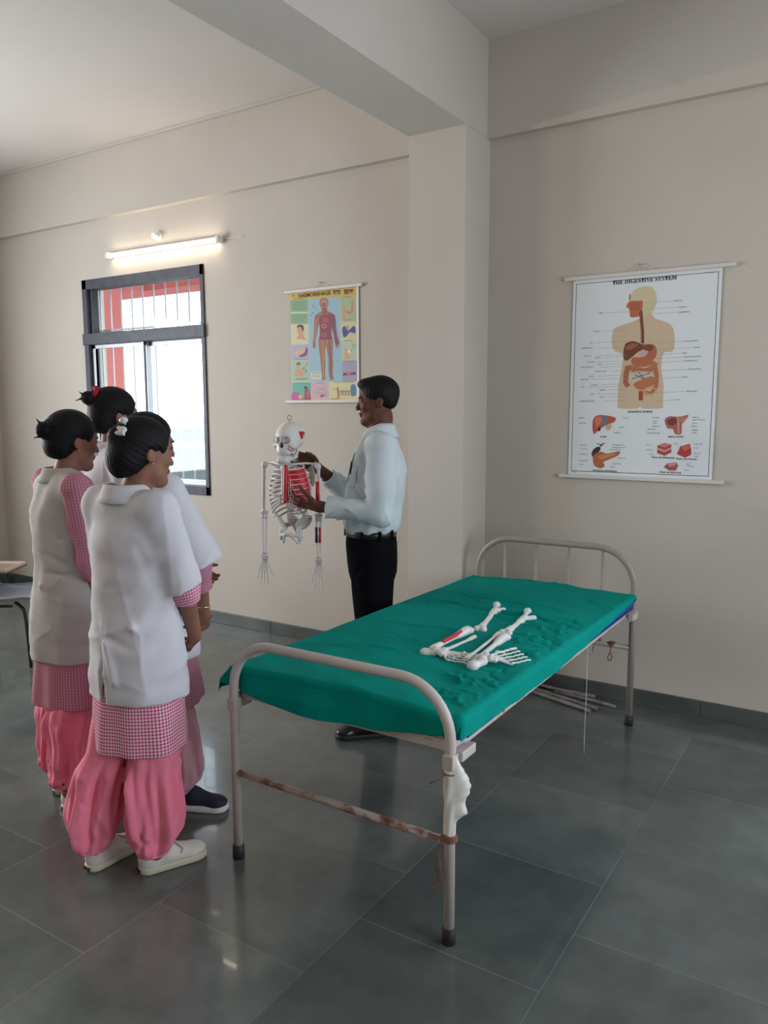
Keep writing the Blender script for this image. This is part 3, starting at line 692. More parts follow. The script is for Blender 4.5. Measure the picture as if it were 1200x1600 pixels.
# tissue blocks
c.poly([(632, 1145), (672, 1130), (712, 1140), (712, 1185), (674, 1205), (630, 1190)], (.42, .08, .06)); c.poly([(632, 1145), (672, 1130), (712, 1140), (674, 1158)], (.62, .22, .18)); c.poly([(632, 1158), (674, 1172), (712, 1155), (712, 1165), (674, 1184), (632, 1170)], (.62, .36, .34))
c.poly([(765, 1150), (820, 1135), (828, 1170), (828, 1200), (790, 1216), (745, 1195)], (.46, .06, .05)); c.poly([(765, 1150), (820, 1135), (824, 1160), (790, 1180)], (.62, .14, .10))
c.poly([(690, 1248), (740, 1242), (752, 1262), (738, 1290), (700, 1290), (668, 1270)], (.42, .10, .12)); c.poly([(690, 1248), (740, 1242), (735, 1262), (700, 1268)], (.62, .28, .30))
for x, y, t_, w_ in ((318, 1093, 'LIVER', .045), (740, 1095, 'ORAL CAVITY', .105), (325, 1290, 'PANCREAS & DUODENUM', .175), (662, 1215, 'WALL OF STOMACH', .155), (800, 1224, 'WALL OF COLON', .135), (706, 1301, 'WALL OF JEJUNUM', .145)):
    u, v = c.h(x, y); c.text(serif(t_), u, v, .008, K_, width=w_, bold=.012)
for x, y, t_ in ((175, 984, 'Right Lobe'), (178, 1013, 'Hepatic Vein'), (432, 985, 'Left Lobe'), (410, 1039, 'Bile Duct'), (378, 1070, 'Gall Bladder'), (603, 984, 'Hard Palate'), (608, 1003, 'Uvula'), (605, 1016, 'Tonsil'), (598, 1033, 'Tongue Root'), (572, 1050, 'Salivary Gland'), (572, 1072, 'Submandibular Gland'), (838, 982, 'Upper Lip'), (838, 996, 'Upper Front Teeth'), (834, 1017, 'Pharynx'), (828, 1034, 'Epiglottis'), (832, 1056, 'Esophagus'), (832, 1072, 'Trachea'),
                 (182, 1140, 'Hepatic Duct'), (190, 1162, 'Cystic Duct'), (182, 1192, 'Gall Bladder'), (175, 1228, 'Duodenum Wall'), (180, 1251, 'Papilla'), (372, 1140, 'Left Hepatic Duct'), (368, 1154, 'Common Hepatic Duct'), (356, 1167, 'Common Bile Duct'), (402, 1216, 'Pancreas Tail'), (372, 1248, 'Pancreatic Duct'), (358, 1266, 'Jejunum'),
                 (568, 1140, 'Mucosa'), (565, 1168, 'Submucosa'), (582, 1194, 'Serosa'), (728, 1134, 'Serosa'), (842, 1136, 'Circular Folds'), (845, 1160, 'Muscle'), (842, 1190, 'Submucosa'), (845, 1206, 'Serosa'), (800, 1252, 'Mucosa'), (805, 1265, 'Submucosa'), (790, 1287, 'Serosa'), (915, 144, 'Chart No. 8'), (140, 1294, 'Printed')):
    u, v = c.h(x, y); c.text(t_, u, v, .0062, (.06, .07, .09), align='LEFT', sx=.85)
c.out(dg_, M['paper'])
chart_hardware(dg_, W1, H1, .045, .062, nail=(.47, .03), bot=(.05, .058))

# haemorrhage first-aid chart
hg = thing('wall_chart', 'small colourful HAEMORRHAGE first-aid chart hanging right of the window', 'wall chart', (-3.435, YF - .004, 2.372))
W2, H2 = .553, .712
c = Chart(W2, H2, homo([(172, 240), (892, 152), (880, 1452), (148, 1450)]))
c.urect(0, 0, 1, 1, (.52, .58, .44))
c.poly([(172, 242), (888, 155), (886, 264), (170, 322)], (.60, .42, .06))
c.poly([(355, 305), (692, 270), (700, 1235), (352, 1235)], (.30, .47, .56))
c.poly([(172, 322), (355, 305), (350, 575), (168, 580)], (.22, .38, .22)); c.poly([(172, 445), (355, 440), (355, 460), (172, 466)], (.52, .58, .40))
c.poly([(168, 582), (350, 577), (350, 795), (165, 800)], (.62, .56, .36)); c.poly([(165, 810), (350, 808), (350, 980), (162, 982)], (.42, .36, .52))
c.poly([(162, 985), (352, 985), (350, 1225), (160, 1228)], (.36, .50, .36)); c.poly([(160, 1240), (360, 1240), (355, 1448), (150, 1448)], (.10, .40, .30))
c.poly([(362, 1240), (555, 1240), (550, 1448), (358, 1448)], (.58, .38, .42)); c.poly([(557, 1236), (872, 1236), (868, 1448), (552, 1448)], (.64, .58, .32))
c.poly([(694, 270), (866, 262), (866, 545), (700, 550)], (.38, .46, .28)); c.poly([(700, 552), (866, 548), (866, 752), (700, 755)], (.62, .55, .32)); c.poly([(700, 757), (866, 754), (866, 985), (700, 990)], (.46, .54, .38)); c.poly([(702, 993), (866, 990), (868, 1230), (702, 1235)], (.36, .32, .46))
c.poly([(360, 1118), (475, 1115), (475, 1205), (360, 1208)], (.55, .58, .46))
TEX = (.10, .16, .11)
for y in (335, 352, 369, 386, 403, 420, 480, 497, 514, 531, 548): c.line([(190, y), (190 + 140 - (y * 7 % 31), y - 5)], 3, TEX)
for y0_ in (600 - 290, 788, 1215): c.line([(205, y0_ - 8), (318, y0_ - 12)], 6, (.12, .10, .08))
for x0_, x1_, y0_ in ((195, 330, 975), (195, 330, 1195), (190, 330, 1250), (420, 500, 1248), (615, 830, 1240), (720, 820, 272), (730, 830, 530), (735, 820, 765), (720, 840, 1000), (380, 460, 1135), (375, 460, 1170)): c.line([(x0_, y0_), (x1_, y0_ - 3)], 5, (.14, .12, .10))
for x, y in ((408, 378), (432, 403), (410, 455), (388, 480)): c.ring((x, y), 6, 6, 5, (.10, .16, .24), 8); c.line([(x + 12, y - 2), (x + 45, y - 4)], 3, (.55, .60, .62))
BR = (.34, .13, .07); BD = (.22, .04, .06)
c.blob([(478, 345), (490, 300), (525, 285), (560, 300), (572, 345), (560, 395), (556, 425), (600, 450), (635, 475), (645, 540), (648, 640), (668, 740), (682, 790), (665, 830), (645, 845), (632, 800), (618, 700), (600, 620), (597, 560), (598, 680), (608, 760), (606, 880), (600, 960), (606, 1030), (598, 1130), (608, 1190), (600, 1210), (568, 1212), (562, 1180), (552, 1080), (556, 980), (545, 880), (532, 820), (522, 880), (520, 970), (522, 1050), (515, 1140), (520, 1195), (500, 1215), (474, 1210), (482, 1180), (475, 1080), (470, 960), (458, 860), (456, 760), (470, 690), (468, 580), (455, 620), (440, 700), (425, 770), (425, 820), (410, 858), (395, 840), (393, 790), (405, 730), (412, 620), (420, 520), (430, 480), (490, 440), (500, 420), (490, 390)], BR)
c.blob([(560, 460), (630, 478), (645, 560), (655, 700), (668, 790), (640, 800), (620, 700), (602, 600), (598, 540), (575, 500)], (.18, .06, .10))
c.blob([(490, 330), (525, 300), (560, 330), (555, 385), (525, 400), (497, 385)], (.42, .24, .20)); c.blob([(505, 345), (545, 345), (540, 385), (510, 385)], (.40, .08, .07)); c.line([(528, 395), (530, 480)], 26, (.26, .07, .05))
c.blob([(478, 500), (530, 480), (590, 500), (600, 600), (590, 690), (600, 745), (470, 745), (480, 680), (472, 590)], BD)
c.blob([(500, 510), (530, 500), (570, 520), (560, 560), (510, 560)], (.42, .05, .12)); c.ring((520, 600), 25, 20, 8, (.56, .26, .34), 12); c.ring((545, 650), 34, 26, 9, (.30, .02, .10), 12); c.ring((520, 700), 22, 18, 7, (.46, .16, .22), 12)
c.line([(500, 760), (495, 860), (500, 960), (498, 1080), (498, 1180)], 9, (.50, .26, .10)); c.line([(570, 770), (575, 860), (582, 980), (580, 1080), (584, 1180)], 10, (.14, .05, .08)); c.line([(440, 520), (430, 640), (418, 760)], 7, (.50, .24, .12)); c.line([(540, 760), (555, 800)], 14, (.46, .18, .16))
SKN = (.60, .30, .17)
c.blob([(232, 640), (240, 600), (270, 590), (300, 610), (295, 670), (300, 720), (318, 750), (230, 750), (245, 700), (238, 670)], SKN); c.blob([(230, 620), (245, 590), (285, 585), (302, 610), (300, 660), (285, 640), (275, 612), (245, 612)], (.03, .02, .02)); c.blob([(195, 765), (250, 745), (330, 765), (320, 790), (200, 792)], (.66, .56, .40))
c.blob([(200, 890), (250, 860), (300, 850), (318, 880), (280, 930), (230, 935), (205, 915)], (.62, .40, .24)); c.blob([(240, 935), (300, 900), (325, 840), (338, 870), (320, 930), (270, 948)], (.14, .04, .20))
c.blob([(190, 1160), (195, 1110), (225, 1085), (262, 1090), (285, 1130), (275, 1170), (215, 1172)], SKN); c.blob([(215, 1050), (222, 1018), (245, 1018), (252, 1050), (240, 1080), (222, 1080)], SKN); c.blob([(210, 1040), (222, 1014), (248, 1014), (254, 1040), (235, 1030)], (.03, .02, .02)); c.line([(270, 1090), (300, 1060), (335, 1000)], 9, (.42, .22, .14)); c.line([(275, 1075), (325, 1110)], 8, (.10, .12, .10)); c.line([(300, 1140), (320, 1100)], 7, (.12, .14, .12))
c.blob([(285, 1440), (290, 1370), (298, 1300), (325, 1310), (345, 1370), (352, 1445)], (.36, .01, .06)); c.blob([(283, 1295), (300, 1282), (318, 1292), (312, 1312), (292, 1316)], (.04, .02, .02)); c.blob([(152, 1440), (155, 1370), (195, 1350), (240, 1370), (270, 1400), (265, 1440)], (.50, .06, .26)); c.blob([(220, 1390), (255, 1385), (265, 1415), (235, 1430)], (.62, .42, .12)); c.line([(320, 1340), (325, 1420)], 6, (.62, .30, .35))
c.line([(395, 1350), (440, 1360), (500, 1370)], 5, (.32, .18, .18)); c.line([(430, 1320), (500, 1310), (522, 1345), (520, 1400), (490, 1412)], 7, (.34, .20, .20)); c.blob([(455, 1395), (490, 1380), (500, 1392), (470, 1415)], (.14, .08, .08))
c.line([(600, 1325), (650, 1320)], 8, (.44, .20, .12)); c.blob([(640, 1310), (655, 1298), (662, 1340), (672, 1420), (662, 1440), (575, 1440), (580, 1428), (640, 1415)], (.52, .28, .10)); c.line([(650, 1300), (655, 1395)], 10, (.16, .08, .05))
for x in (680, 705, 732, 760): c.line([(x, 1340), (x + 12, 1385)], 9, (.16, .06, .05))
c.line([(670, 1345), (790, 1345)], 8, (.20, .07, .06)); c.line([(670, 1390), (800, 1392)], 9, (.50, .28, .14)); c.blob([(792, 1290), (818, 1265), (845, 1290), (848, 1390), (795, 1396)], (.06, .20, .38))
c.line([(728, 505), (735, 420), (760, 440), (800, 450), (820, 430), (828, 350), (822, 320)], 22, (.54, .26, .15)); c.blob([(720, 400), (745, 395), (750, 500), (725, 510)], (.60, .32, .2)); c.line([(760, 435), (800, 455)], 8, (.40, .10, .07))
c.blob([(712, 640), (730, 600), (765, 612), (790, 640), (830, 598), (855, 620), (850, 680), (830, 675), (790, 670), (760, 710), (725, 720)], (.04, .06, .24)); c.blob([(745, 600), (780, 590), (785, 650), (765, 640)], (.48, .30, .26))
c.blob([(730, 970), (735, 860), (755, 845), (770, 880), (785, 960), (765, 970)], (.60, .36, .22)); c.blob([(765, 885), (785, 868), (800, 885), (785, 905)], (.75, .75, .72)); c.line([(800, 885), (815, 870)], 8, (.08, .10, .09)); c.ring((830, 820), 14, 16, 5, (.20, .24, .24), 12)
c.line([(715, 1148), (850, 1140)], 30, (.30, .05, .05)); c.line([(712, 1160), (735, 1135)], 14, (.02, .02, .02)); c.line([(760, 1140), (790, 1145)], 14, (.60, .36, .22)); c.line([(815, 1150), (840, 1125)], 12, (.06, .06, .16))
BKT = (.012, .010, .008)
u0, v0 = c.h(258, 258); u1, v1 = c.h(600, 237)
c.text('HAEMORRHAGE', (u0 + u1) / 2, (v0 + v1) / 2, .036, BKT, width=(u1 - u0), bold=.035)
for ch, xa, ww in (('र', 622, 26), ('क', 645, 34), ('त', 672, 30), ('स', 738, 30), ('र', 762, 20), ('ा', 782, 12), ('व', 800, 34)):
    u, v = c.h(xa, 222 - (xa - 622) * .05); c.text(ch, u, v + .004, .040, BKT, width=ww / 722, align='LEFT', bold=.03)
c.poly([(624, 203), (706, 197), (706, 203), (624, 209)], BKT); c.poly([(738, 195), (835, 187), (835, 193), (738, 201)], BKT)
c.ring((207, 268), 10, 12, 6, (.50, .12, .04), 12); c.line([(200, 262), (214, 276)], 5, (.45, .2, .05))
c.out(hg, M['print_blue_haem'])
b = MB().box((W2 - .012, -.0040, -H2), (W2 + .003, 0, 0)); b.out('side_margin', M['paper'], hg)
chart_hardware(hg, W2, H2, .04, .035, nail=(.47, .028), bot=(.045, .04))
# ------------------------------------------------------------------ hospital bed (legs centred at x -1.871 / -1.017, y 1.95 / 3.905)
BX0, BX1, BY0, BY1 = -1.871, -1.017, 1.95, 3.905
bed = thing('hospital_bed', 'white chipped tubular iron hospital bed with hooped ends on the stone floor', 'bed', (0, 0, 0))
def arch(x0, x1, y, ztop, zb, rad, n=10):
    pts = [(x0, y, zb), (x0, y, ztop - rad)]
    for k in range(1, n + 1): a = PI - k * PI / 2 / n; pts.append((x0 + rad + rad * math.cos(a), y, ztop - rad + rad * math.sin(a)))
    for k in range(0, n + 1): a = PI / 2 - k * PI / 2 / n; pts.append((x1 - rad + rad * math.cos(a), y, ztop - rad + rad * math.sin(a)))
    pts.append((x1, y, zb)); return pts
MB().tube(arch(BX0, BX1, BY0, .806, .03, .17), .0165, 18).out('footboard_hoop', M['bed_paint'], bed)
MB().tube(arch(BX0, BX1, BY1, .905, .03, .19), .0165, 18).out('headboard_hoop', M['bed_head'], bed)
MB().tube([(BX0, BY0, .325), (BX1, BY0, .325)], .0125, 14).out('foot_crossbar', M['bed_rust'], bed)
MB().tube([(BX0, BY1, .405), (BX1, BY1, .405)], .0135, 14).out('head_crossbar', M['bed_head'], bed)
for k in range(4):
    x = BX0 + .158 + k * .178
    MB().tube([(x, BY1, .405), (x, BY1, .893)], .0075, 10).out('spindle', M['bed_head'], bed)
for x in (BX0, BX1):
    for y in (BY0, BY1): MB().tube([(x, y, 0), (x, y, .003), (x, y, .05), (x, y, .052)], [.019, .0215, .0205, .016], 18).out('rubber_foot', M['rubber'], bed)
for s, x in ((1, BX0 + .01), (-1, BX1 - .01)):     # L-section side rails
    b = MB(); b.box((x - .003, BY0 + .03, .587), (x + .003, BY1 - .02, .627), .001); b.box((min(x, x + s * .035), BY0 + .03, .587), (max(x, x + s * .035), BY1 - .02, .593), .001)
    b.out('side_rail', M['bed_paint'], bed)
for y in (BY0 + .035, BY1 - .03):
    MB().box((BX0 + .01, y - .003, .589), (BX1 - .01, y + .003, .624), .001).out('end_rail', M['bed_paint'], bed)
for x, s in ((BX0, 1), (BX1, -1)):
    for y, t_ in ((BY0, 1), (BY1, -1)):
        b = MB(); b.box((x - .004, min(y, y + t_ * .085), .555), (x + .004, max(y, y + t_ * .085), .60), .002); b.box((x - .018, y - .02, .555), (x + .018, y + .02, .60), .003)
        b.cyl((x - .012, y + t_ * .055, .577), (x + .012, y + t_ * .055, .577), .009, 8); b.box((min(x - s * .004, x - s * .030), min(y + t_ * .02, y + t_ * .11), .572), (max(x - s * .004, x - s * .030), max(y + t_ * .02, y + t_ * .11), .602), .003); b.out('corner_bracket', M['bed_paint'], bed)
b = MB()
for k in range(1, 9):
    x = BX0 + (BX1 - BX0) * k / 9; b.box((x - .012, BY0 + .03, .612), (x + .012, BY1 - .03, .615))
b.out('bed_base_straps', M['bed_head'], bed)

mt = thing('mattress', 'blue vinyl mattress showing at the head corner under the green sheet', 'mattress', (0, 0, 0))
MX0, MX1, MY0, MY1, MZ0, MZ1 = BX0 - .02, BX1 + .022, BY0 + .035, BY1 - .025, .616, .683
MB().box((MX0 + .006, MY0 + .01, MZ0), (MX1 - .006, MY1 - .005, MZ1), .02).out('mattress_core', M['blue_vinyl'], mt)
b = MB(); b.tube([(MX1 - .006, MY0 + .04, MZ0 + .012), (MX1 - .006, MY1 - .04, MZ0 + .012)], .004, 8); b.out('seam_piping', M['blue_vinyl'], mt)

def drape():
    ex = .16; nu, nv = 190, 460; R = .022
    x0, x1, y0, y1 = MX0 + R - .008, MX1 - R + .006, MY0 + R - .012, MY1 - R + .006
    U = np.linspace(0, 1, nu); Vv = np.linspace(0, 1, nv); rs = np.random.RandomState(3)
    V = np.zeros((nv, nu, 3)); top0 = MZ1 + .006
    for j, v in enumerate(Vv):
        # remap so edges are densely sampled
        for i, u in enumerate(U):
            fx = x0 + (x1 - x0) * np.clip((u - .13) / .74, 0, 1); fy = y0 + (y1 - y0) * np.clip((v - .09) / .82, 0, 1)
            yr = (fy - y0) / (y1 - y0); xr = (fx - x0) / (x1 - x0)
            # overhang lengths: foot end sags, right side short and lifting towards the head, left side longer
            foot = .085 + .050 * math.sin(PI * min(1, xr * 1.02)) ** .7 * (1 if xr > 0 else 1) - .02 * xr
            rgt = (.078 + .008 * min(1, yr / .3)) * (1 - max(0, (yr - .42) / .58) ** 1.2 * .72)
            lft = .115 + .02 * math.sin(yr * 9); head = .05
            eu = (max(0, .13 - u) / .13) * lft if u < .13 else (max(0, u - .87) / .13) * rgt
            ev = (max(0, .09 - v) / .09) * foot if v < .09 else (max(0, v - .91) / .09) * head
            dx = -eu if u < .13 else eu; dy = -ev if v < .09 else ev
            e = math.hypot(dx, dy); top = top0 + .018 * (1 - yr) + .006 * math.sin(xr * PI)
            if e > 1e-6:
                # corners: limit
                m_ = max(eu, ev); e = m_ * (1 + .10 * min(eu, ev) / max(m_, 1e-6)); nx_, ny_ = dx / math.hypot(dx, dy), dy / math.hypot(dx, dy)
                if e < R * PI / 2: a = e / R; h = R * math.sin(a); z = top - R * (1 - math.cos(a))
                else:
                    s_ = e - R * PI / 2; h = R + (.12 * s_ if u < .87 else 0) + (.016 * math.sin(PI * xr * 1.3) if ev > eu and v < .5 else 0) * min(1, s_ / .05); z = top - R - s_
                x, y = fx + nx_ * h, fy + ny_ * h
                wv = min(1, e / .08)
                if v < .09: y -= wv * (.006 * math.sin(fx * 24 + 1) + .005 * math.sin(fx * 11)); z += 0
                if u > .87: x += wv * .0018 * (math.sin(fy * 19) + math.sin(fy * 37 + 1))
                if u < .13: x -= wv * .012 * (math.sin(fy * 7) + .6 * math.sin(fy * 17 + 1))
                if v < .12 and u < .13: x -= .060 * wv; y -= .0 * wv
            else: x, y, z = fx, fy, top
            V[j, i] = (x, y, z)
    X, Y, Z = V[..., 0], V[..., 1], V[..., 2]
    inside = np.clip((X - MX0) / .05, 0, 1) * np.clip((MX1 - X) / .05, 0, 1)
    # broad rumples and sharp creases on top
    Z += inside * (  .0032 * np.sin(X * 9 + Y * 4) + .0016 * np.sin(Y * 17 - X * 7 + 1) + .0012 * np.sin(X * 31 + Y * 13) + .0009 * np.sin(Y * 47 + X * 21))
    def ridge(a, b_, w_, h_, skew=0):
        nonlocal Z
        a, b_ = np.array(a), np.array(b_); d = b_ - a; L2 = d @ d; t = np.clip(((X - a[0]) * d[0] + (Y - a[1]) * d[1]) / L2, 0, 1)
        px, py_ = a[0] + t * d[0], a[1] + t * d[1]; wob = .012 * np.sin(t * 11 + a[0] * 5) + .006 * np.sin(t * 27)
        nrm = np.array([-d[1], d[0]]) / math.sqrt(L2); sd = (X - px) * nrm[0] + (Y - py_) * nrm[1] + wob; q = np.hypot(sd, (X - px) * d[0] / math.sqrt(L2) + (Y - py_) * d[1] / math.sqrt(L2))
        Z += h_ * np.exp(-(q / w_) ** 2) * np.sin(np.clip(t, .02, .98) * PI) ** .5 * (inside * .9 + .1)
    ridge((-1.80, 3.22), (-.97, 3.10), .008, .015); ridge((-1.75, 3.205), (-.97, 3.085), .006, -.008); ridge((-1.70, 3.12), (-.97, 3.00), .007, .009); ridge((-1.85, 2.72), (-1.3, 2.80), .009, .009); ridge((-1.84, 3.42), (-1.2, 3.30), .009, .009); ridge((-1.85, 2.32), (-1.45, 2.42), .008, .007); ridge((-1.15, 3.20), (-.97, 3.16), .008, .010)
    ridge((-1.55, 3.45), (-1.05, 3.30), .02, .006); ridge((-1.25, 3.62), (-1.0, 3.55), .016, .006)
    for _ in range(40):
        cx, cy = rs.uniform(-1.25, -1.02), rs.uniform(2.1, 3.2); a = rs.uniform(.25, .75); l = rs.uniform(.10, .24)
        ridge((cx, cy), (cx + l * math.cos(a), cy - l * math.sin(a)), rs.uniform(.006, .009), rs.uniform(.004, .008) * (1 if rs.rand() > .3 else -1))
    for _ in range(22):
        cx, cy = rs.uniform(-1.85, -1.1), rs.uniform(2.02, 3.8); a = rs.uniform(-.5, .5); l = rs.uniform(.1, .35)
        ridge((cx, cy), (cx + l * math.cos(a), cy + l * math.sin(a)), rs.uniform(.012, .024), rs.uniform(.003, .006))
    V[..., 2] = Z
    idx = np.arange(nu * nv).reshape(nv, nu)
    Q = np.stack([idx[:-1, :-1], idx[:-1, 1:], idx[1:, 1:], idx[1:, :-1]], -1).reshape(-1, 4)
    return V.reshape(-1, 3), Q
V_, Q_ = drape()
sh = put('bedsheet', fastmesh('bedsheet', V_, Q_), M['teal'])
md = sh.modifiers.new('thickness', 'SOLIDIFY'); md.thickness = .0022; md.offset = 1
tag(sh, 'deep teal green cloth spread over the hospital bed mattress', 'bedsheet')

# ties and the torn plastic sleeve on the near right leg
def cordy(name, pts, r, label, cat='cord', m_='rust_cord'):
    o = MB().tube(pts, r, 7).out(name, M[m_]); return tag(o, label, cat)
def coil(c, R, n, dz, r0=0):
    return [(c[0] + R * math.cos(a), c[1] + R * math.sin(a), c[2] + dz * a / (2 * PI)) for a in np.linspace(r0, r0 + 2 * PI * n, int(14 * n))]
LX, LY = BX1, BY0
cordy('cord', coil((LX, LY, .327), .0205, 4, .0055) + [(LX - .022, LY - .012, .345)], .0032, 'brown cord wound round the near right bed leg where the crossbar meets it')
cordy('cord', bez([(LX - .018, LY - .012, .335), (LX - .026, LY - .02, .29), (LX - .020, LY - .022, .245), (LX - .035, LY - .022, .20), (LX - .045, LY - .024, .185), (LX - .040, LY - .022, .165), (LX - .028, LY - .022, .18), (LX - .026, LY - .020, .215), (LX - .036, LY - .022, .25), (LX - .028, LY - .022, .285), (LX - .02, LY - .02, .25), (LX - .012, LY - .021, .2)], 6), .0022, 'looped brown cord end dangling below the crossbar knot')
cordy('cord', coil((LX, LY, .545), .0195, 1.3, -.004, 2.2) + [(LX - .01, LY - .02, .538), (LX - .03, LY - .03, .520), (LX - .05, LY - .035, .512)], .0024, 'thin brown tie round the upper near right bed leg, its end sticking out')
V = []; nz_, na = 46, 26
for j in range(nz_):
    t = j / (nz_ - 1); z = .60 - t * .25
    for i in range(na):
        a = i / na * 2 * PI; belly = max(0, math.sin(PI * min(1, max(0, (t - .05) / .72)))) ** 1.2
        flap = max(0, 1 - abs(t - .72) / .12)
        rr = .0185 + .0015 * math.sin(a * 5 + t * 9) + (.040 * belly * max(0, math.cos(a - .5)) ** 5) * (1 + .05 * math.sin(t * 63 + a * 3)) + .030 * flap * max(0, math.cos(a - .3)) ** 12 + .0022 * math.sin(4 * a + 15 * t) * belly
        V.append((LX + rr * math.cos(a), LY + rr * math.sin(a), z + .004 * math.sin(a * 3)))
I = np.arange(nz_ * na).reshape(nz_, na); Qp = np.stack([I[:-1], np.roll(I, -1, 1)[:-1], np.roll(I, -1, 1)[1:], I[1:]], -1).reshape(-1, 4)
pl = put('plastic_wrap', fastmesh('plastic_wrap', V, Qp), M['plastic']); tag(pl, 'torn cloudy plastic sleeve tied around the near right bed leg', 'plastic wrap')
HX, HY = BX1, BY1
cordy('cord', coil((HX - .10, HY, .405), .0165, 3, .006) + [(HX - .10, HY - .018, .40)] + bez([(HX - .10, HY - .018, .40), (HX - .103, HY - .02, .37), (HX - .113, HY - .02, .345), (HX - .103, HY - .02, .328), (HX - .092, HY - .02, .343), (HX - .10, HY - .02, .37)], 6), .0028, 'dark cord loop hanging from the crossbar at the head of the bed')
for o in [o for o in COL.objects if o.name.startswith('cord') and 'head of the bed' in str(o.get('label'))]: pass
cordy('cord', [(BX1 - .01, 3.23, .587), (BX1 - .01, 3.232, .40), (BX1 - .012, 3.23, .17), (BX1 - .01, 3.228, .105)], .0013, 'fine pale thread hanging straight down from the bed side rail', m_='white_cloth')
hk = MB().tube(bez([(HX - .19, HY - .0, .40), (HX - .19, HY - .02, .38), (HX - .192, HY - .02, .36)], 4), .0022, 6).out('cord', M['rust_cord']); tag(hk, 'short cord stub on the head crossbar beside the looped cord', 'cord')
# rods lying on the floor under the bed
for i, (a, b_, r, l) in enumerate((((-1.80, 4.13, .012), (-1.235, 3.955, .012), .0115, 'grey rod on the floor under the bed head, nearest of the bundle'), ((-1.78, 4.165, .011), (-1.215, 4.010, .011), .0105, 'grey rod under the bed head, second from the front of the bundle'),
        ((-1.70, 4.19, .010), (-1.28, 4.185, .010), .0095, 'grey rod under the bed head lying along the skirting'), ((-1.75, 4.16, .030), (-1.30, 4.12, .026), .008, 'thin rod lying on top of the bundle under the bed head'), ((-1.50, 4.15, .011), (-1.14, 4.09, .011), .0098, 'grey rod of the bundle under the bed head reaching out farthest right'))):
    o = MB().tube([a, b_], r, 10).out('floor_rod', M['wood_old']); tag(o, l, 'rod', 'rods on the floor under the bed')

# ------------------------------------------------------------------ writing-tablet chair at the left edge
ch = thing('tablet_chair', 'grey moulded chair with a laminate writing board at the left edge', 'chair', (-4.70, 2.87, 0), math.radians(32))
def shell():
    nu, nv = 26, 30; V = []
    prof = bez([(0, -.235, .405), (0, -.20, .425), (0, -.05, .415), (0, .12, .405), (0, .19, .43), (0, .225, .52), (0, .255, .66), (0, .275, .78)], 5)
    for p in prof:
        s_ = (p.z - .40) / .38; w_ = .225 - .03 * max(0, s_)
        for i in range(nu):
            u = i / (nu - 1) * 2 - 1; lift = .035 * abs(u) ** 4 if p.z < .5 else 0
            V.append((u * w_ * (1 - .18 * max(0, (-p.y - .12) / .12) ** 2), p.y - (.05 * u * u if p.z > .5 else 0), p.z + lift))
    n = len(prof); I = np.arange(n * nu).reshape(n, nu); return V, np.stack([I[:-1, :-1], I[:-1, 1:], I[1:, 1:], I[1:, :-1]], -1).reshape(-1, 4)
V, Q = shell(); o = put('seat_shell', fastmesh('seat_shell', V, Q), M['seat_grey'], ch); md = o.modifiers.new('t', 'SOLIDIFY'); md.thickness = .006; o.rotation_euler = (0, 0, math.radians(90))
V2 = np.array(V).reshape(-1, 26, 3); rim = list(map(tuple, V2[:, 0])) [::-1] + list(map(tuple, V2[0])) + list(map(tuple, V2[:, -1])) + list(map(tuple, V2[-1][::-1]))
rim = [p for i, p in enumerate(rim) if i == 0 or (Vector(p) - Vector(rim[i - 1])).length > .004]
o = MB().tube(rim, .0055, 8, closed=True).out('rim', M['alu'], ch); o.rotation_euler = (0, 0, math.radians(90))
for sx, sy in ((-1, -1), (1, -1), (1, 1), (-1, 1)):
    o = MB().tube(bez([(sx * .10, sy * .12, .40), (sx * .15, sy * .16, .385), (sx * .19, sy * .19, .33), (sx * .215, sy * .21, 0.008)], 6), .0105, 10).out('leg', M['black'], ch)
MB().tube([(-.10, -.17, .39), (.10, -.17, .39)], .009, 8).out('under_frame', M['black'], ch); MB().tube([(-.10, .17, .39), (.10, .17, .39)], .009, 8).out('under_frame', M['black'], ch)
o = MB().box((-.04, .0, .565), (.155, .30, .590), .008).out('writing_board', M['laminate'], ch); o.location = (-.16, -.02, 0)
o = MB().box((-.043, -.003, .560), (.158, .303, .575), .006).out('board_edge', M['wood_edge'], ch); o.location = (-.16, -.02, -.002)
o = MB().tube(bez([(-.10, .17, .39), (-.12, .24, .45), (-.11, .22, .562)], 5), .010, 8).out('board_arm', M['black'], ch)
rb = thing('red_pouch', 'small red pouch lying on the grey chair seat at the left edge', 'pouch', (-4.86, 2.74, .436))
MB().box((-.05, -.045, 0), (.05, .045, .035), .012).out('pouch_body', M['red_plastic'], rb)
MB().box((-.047, -.046, .016), (.047, .046, .0185), .0005).out('zip', M['black'], rb)

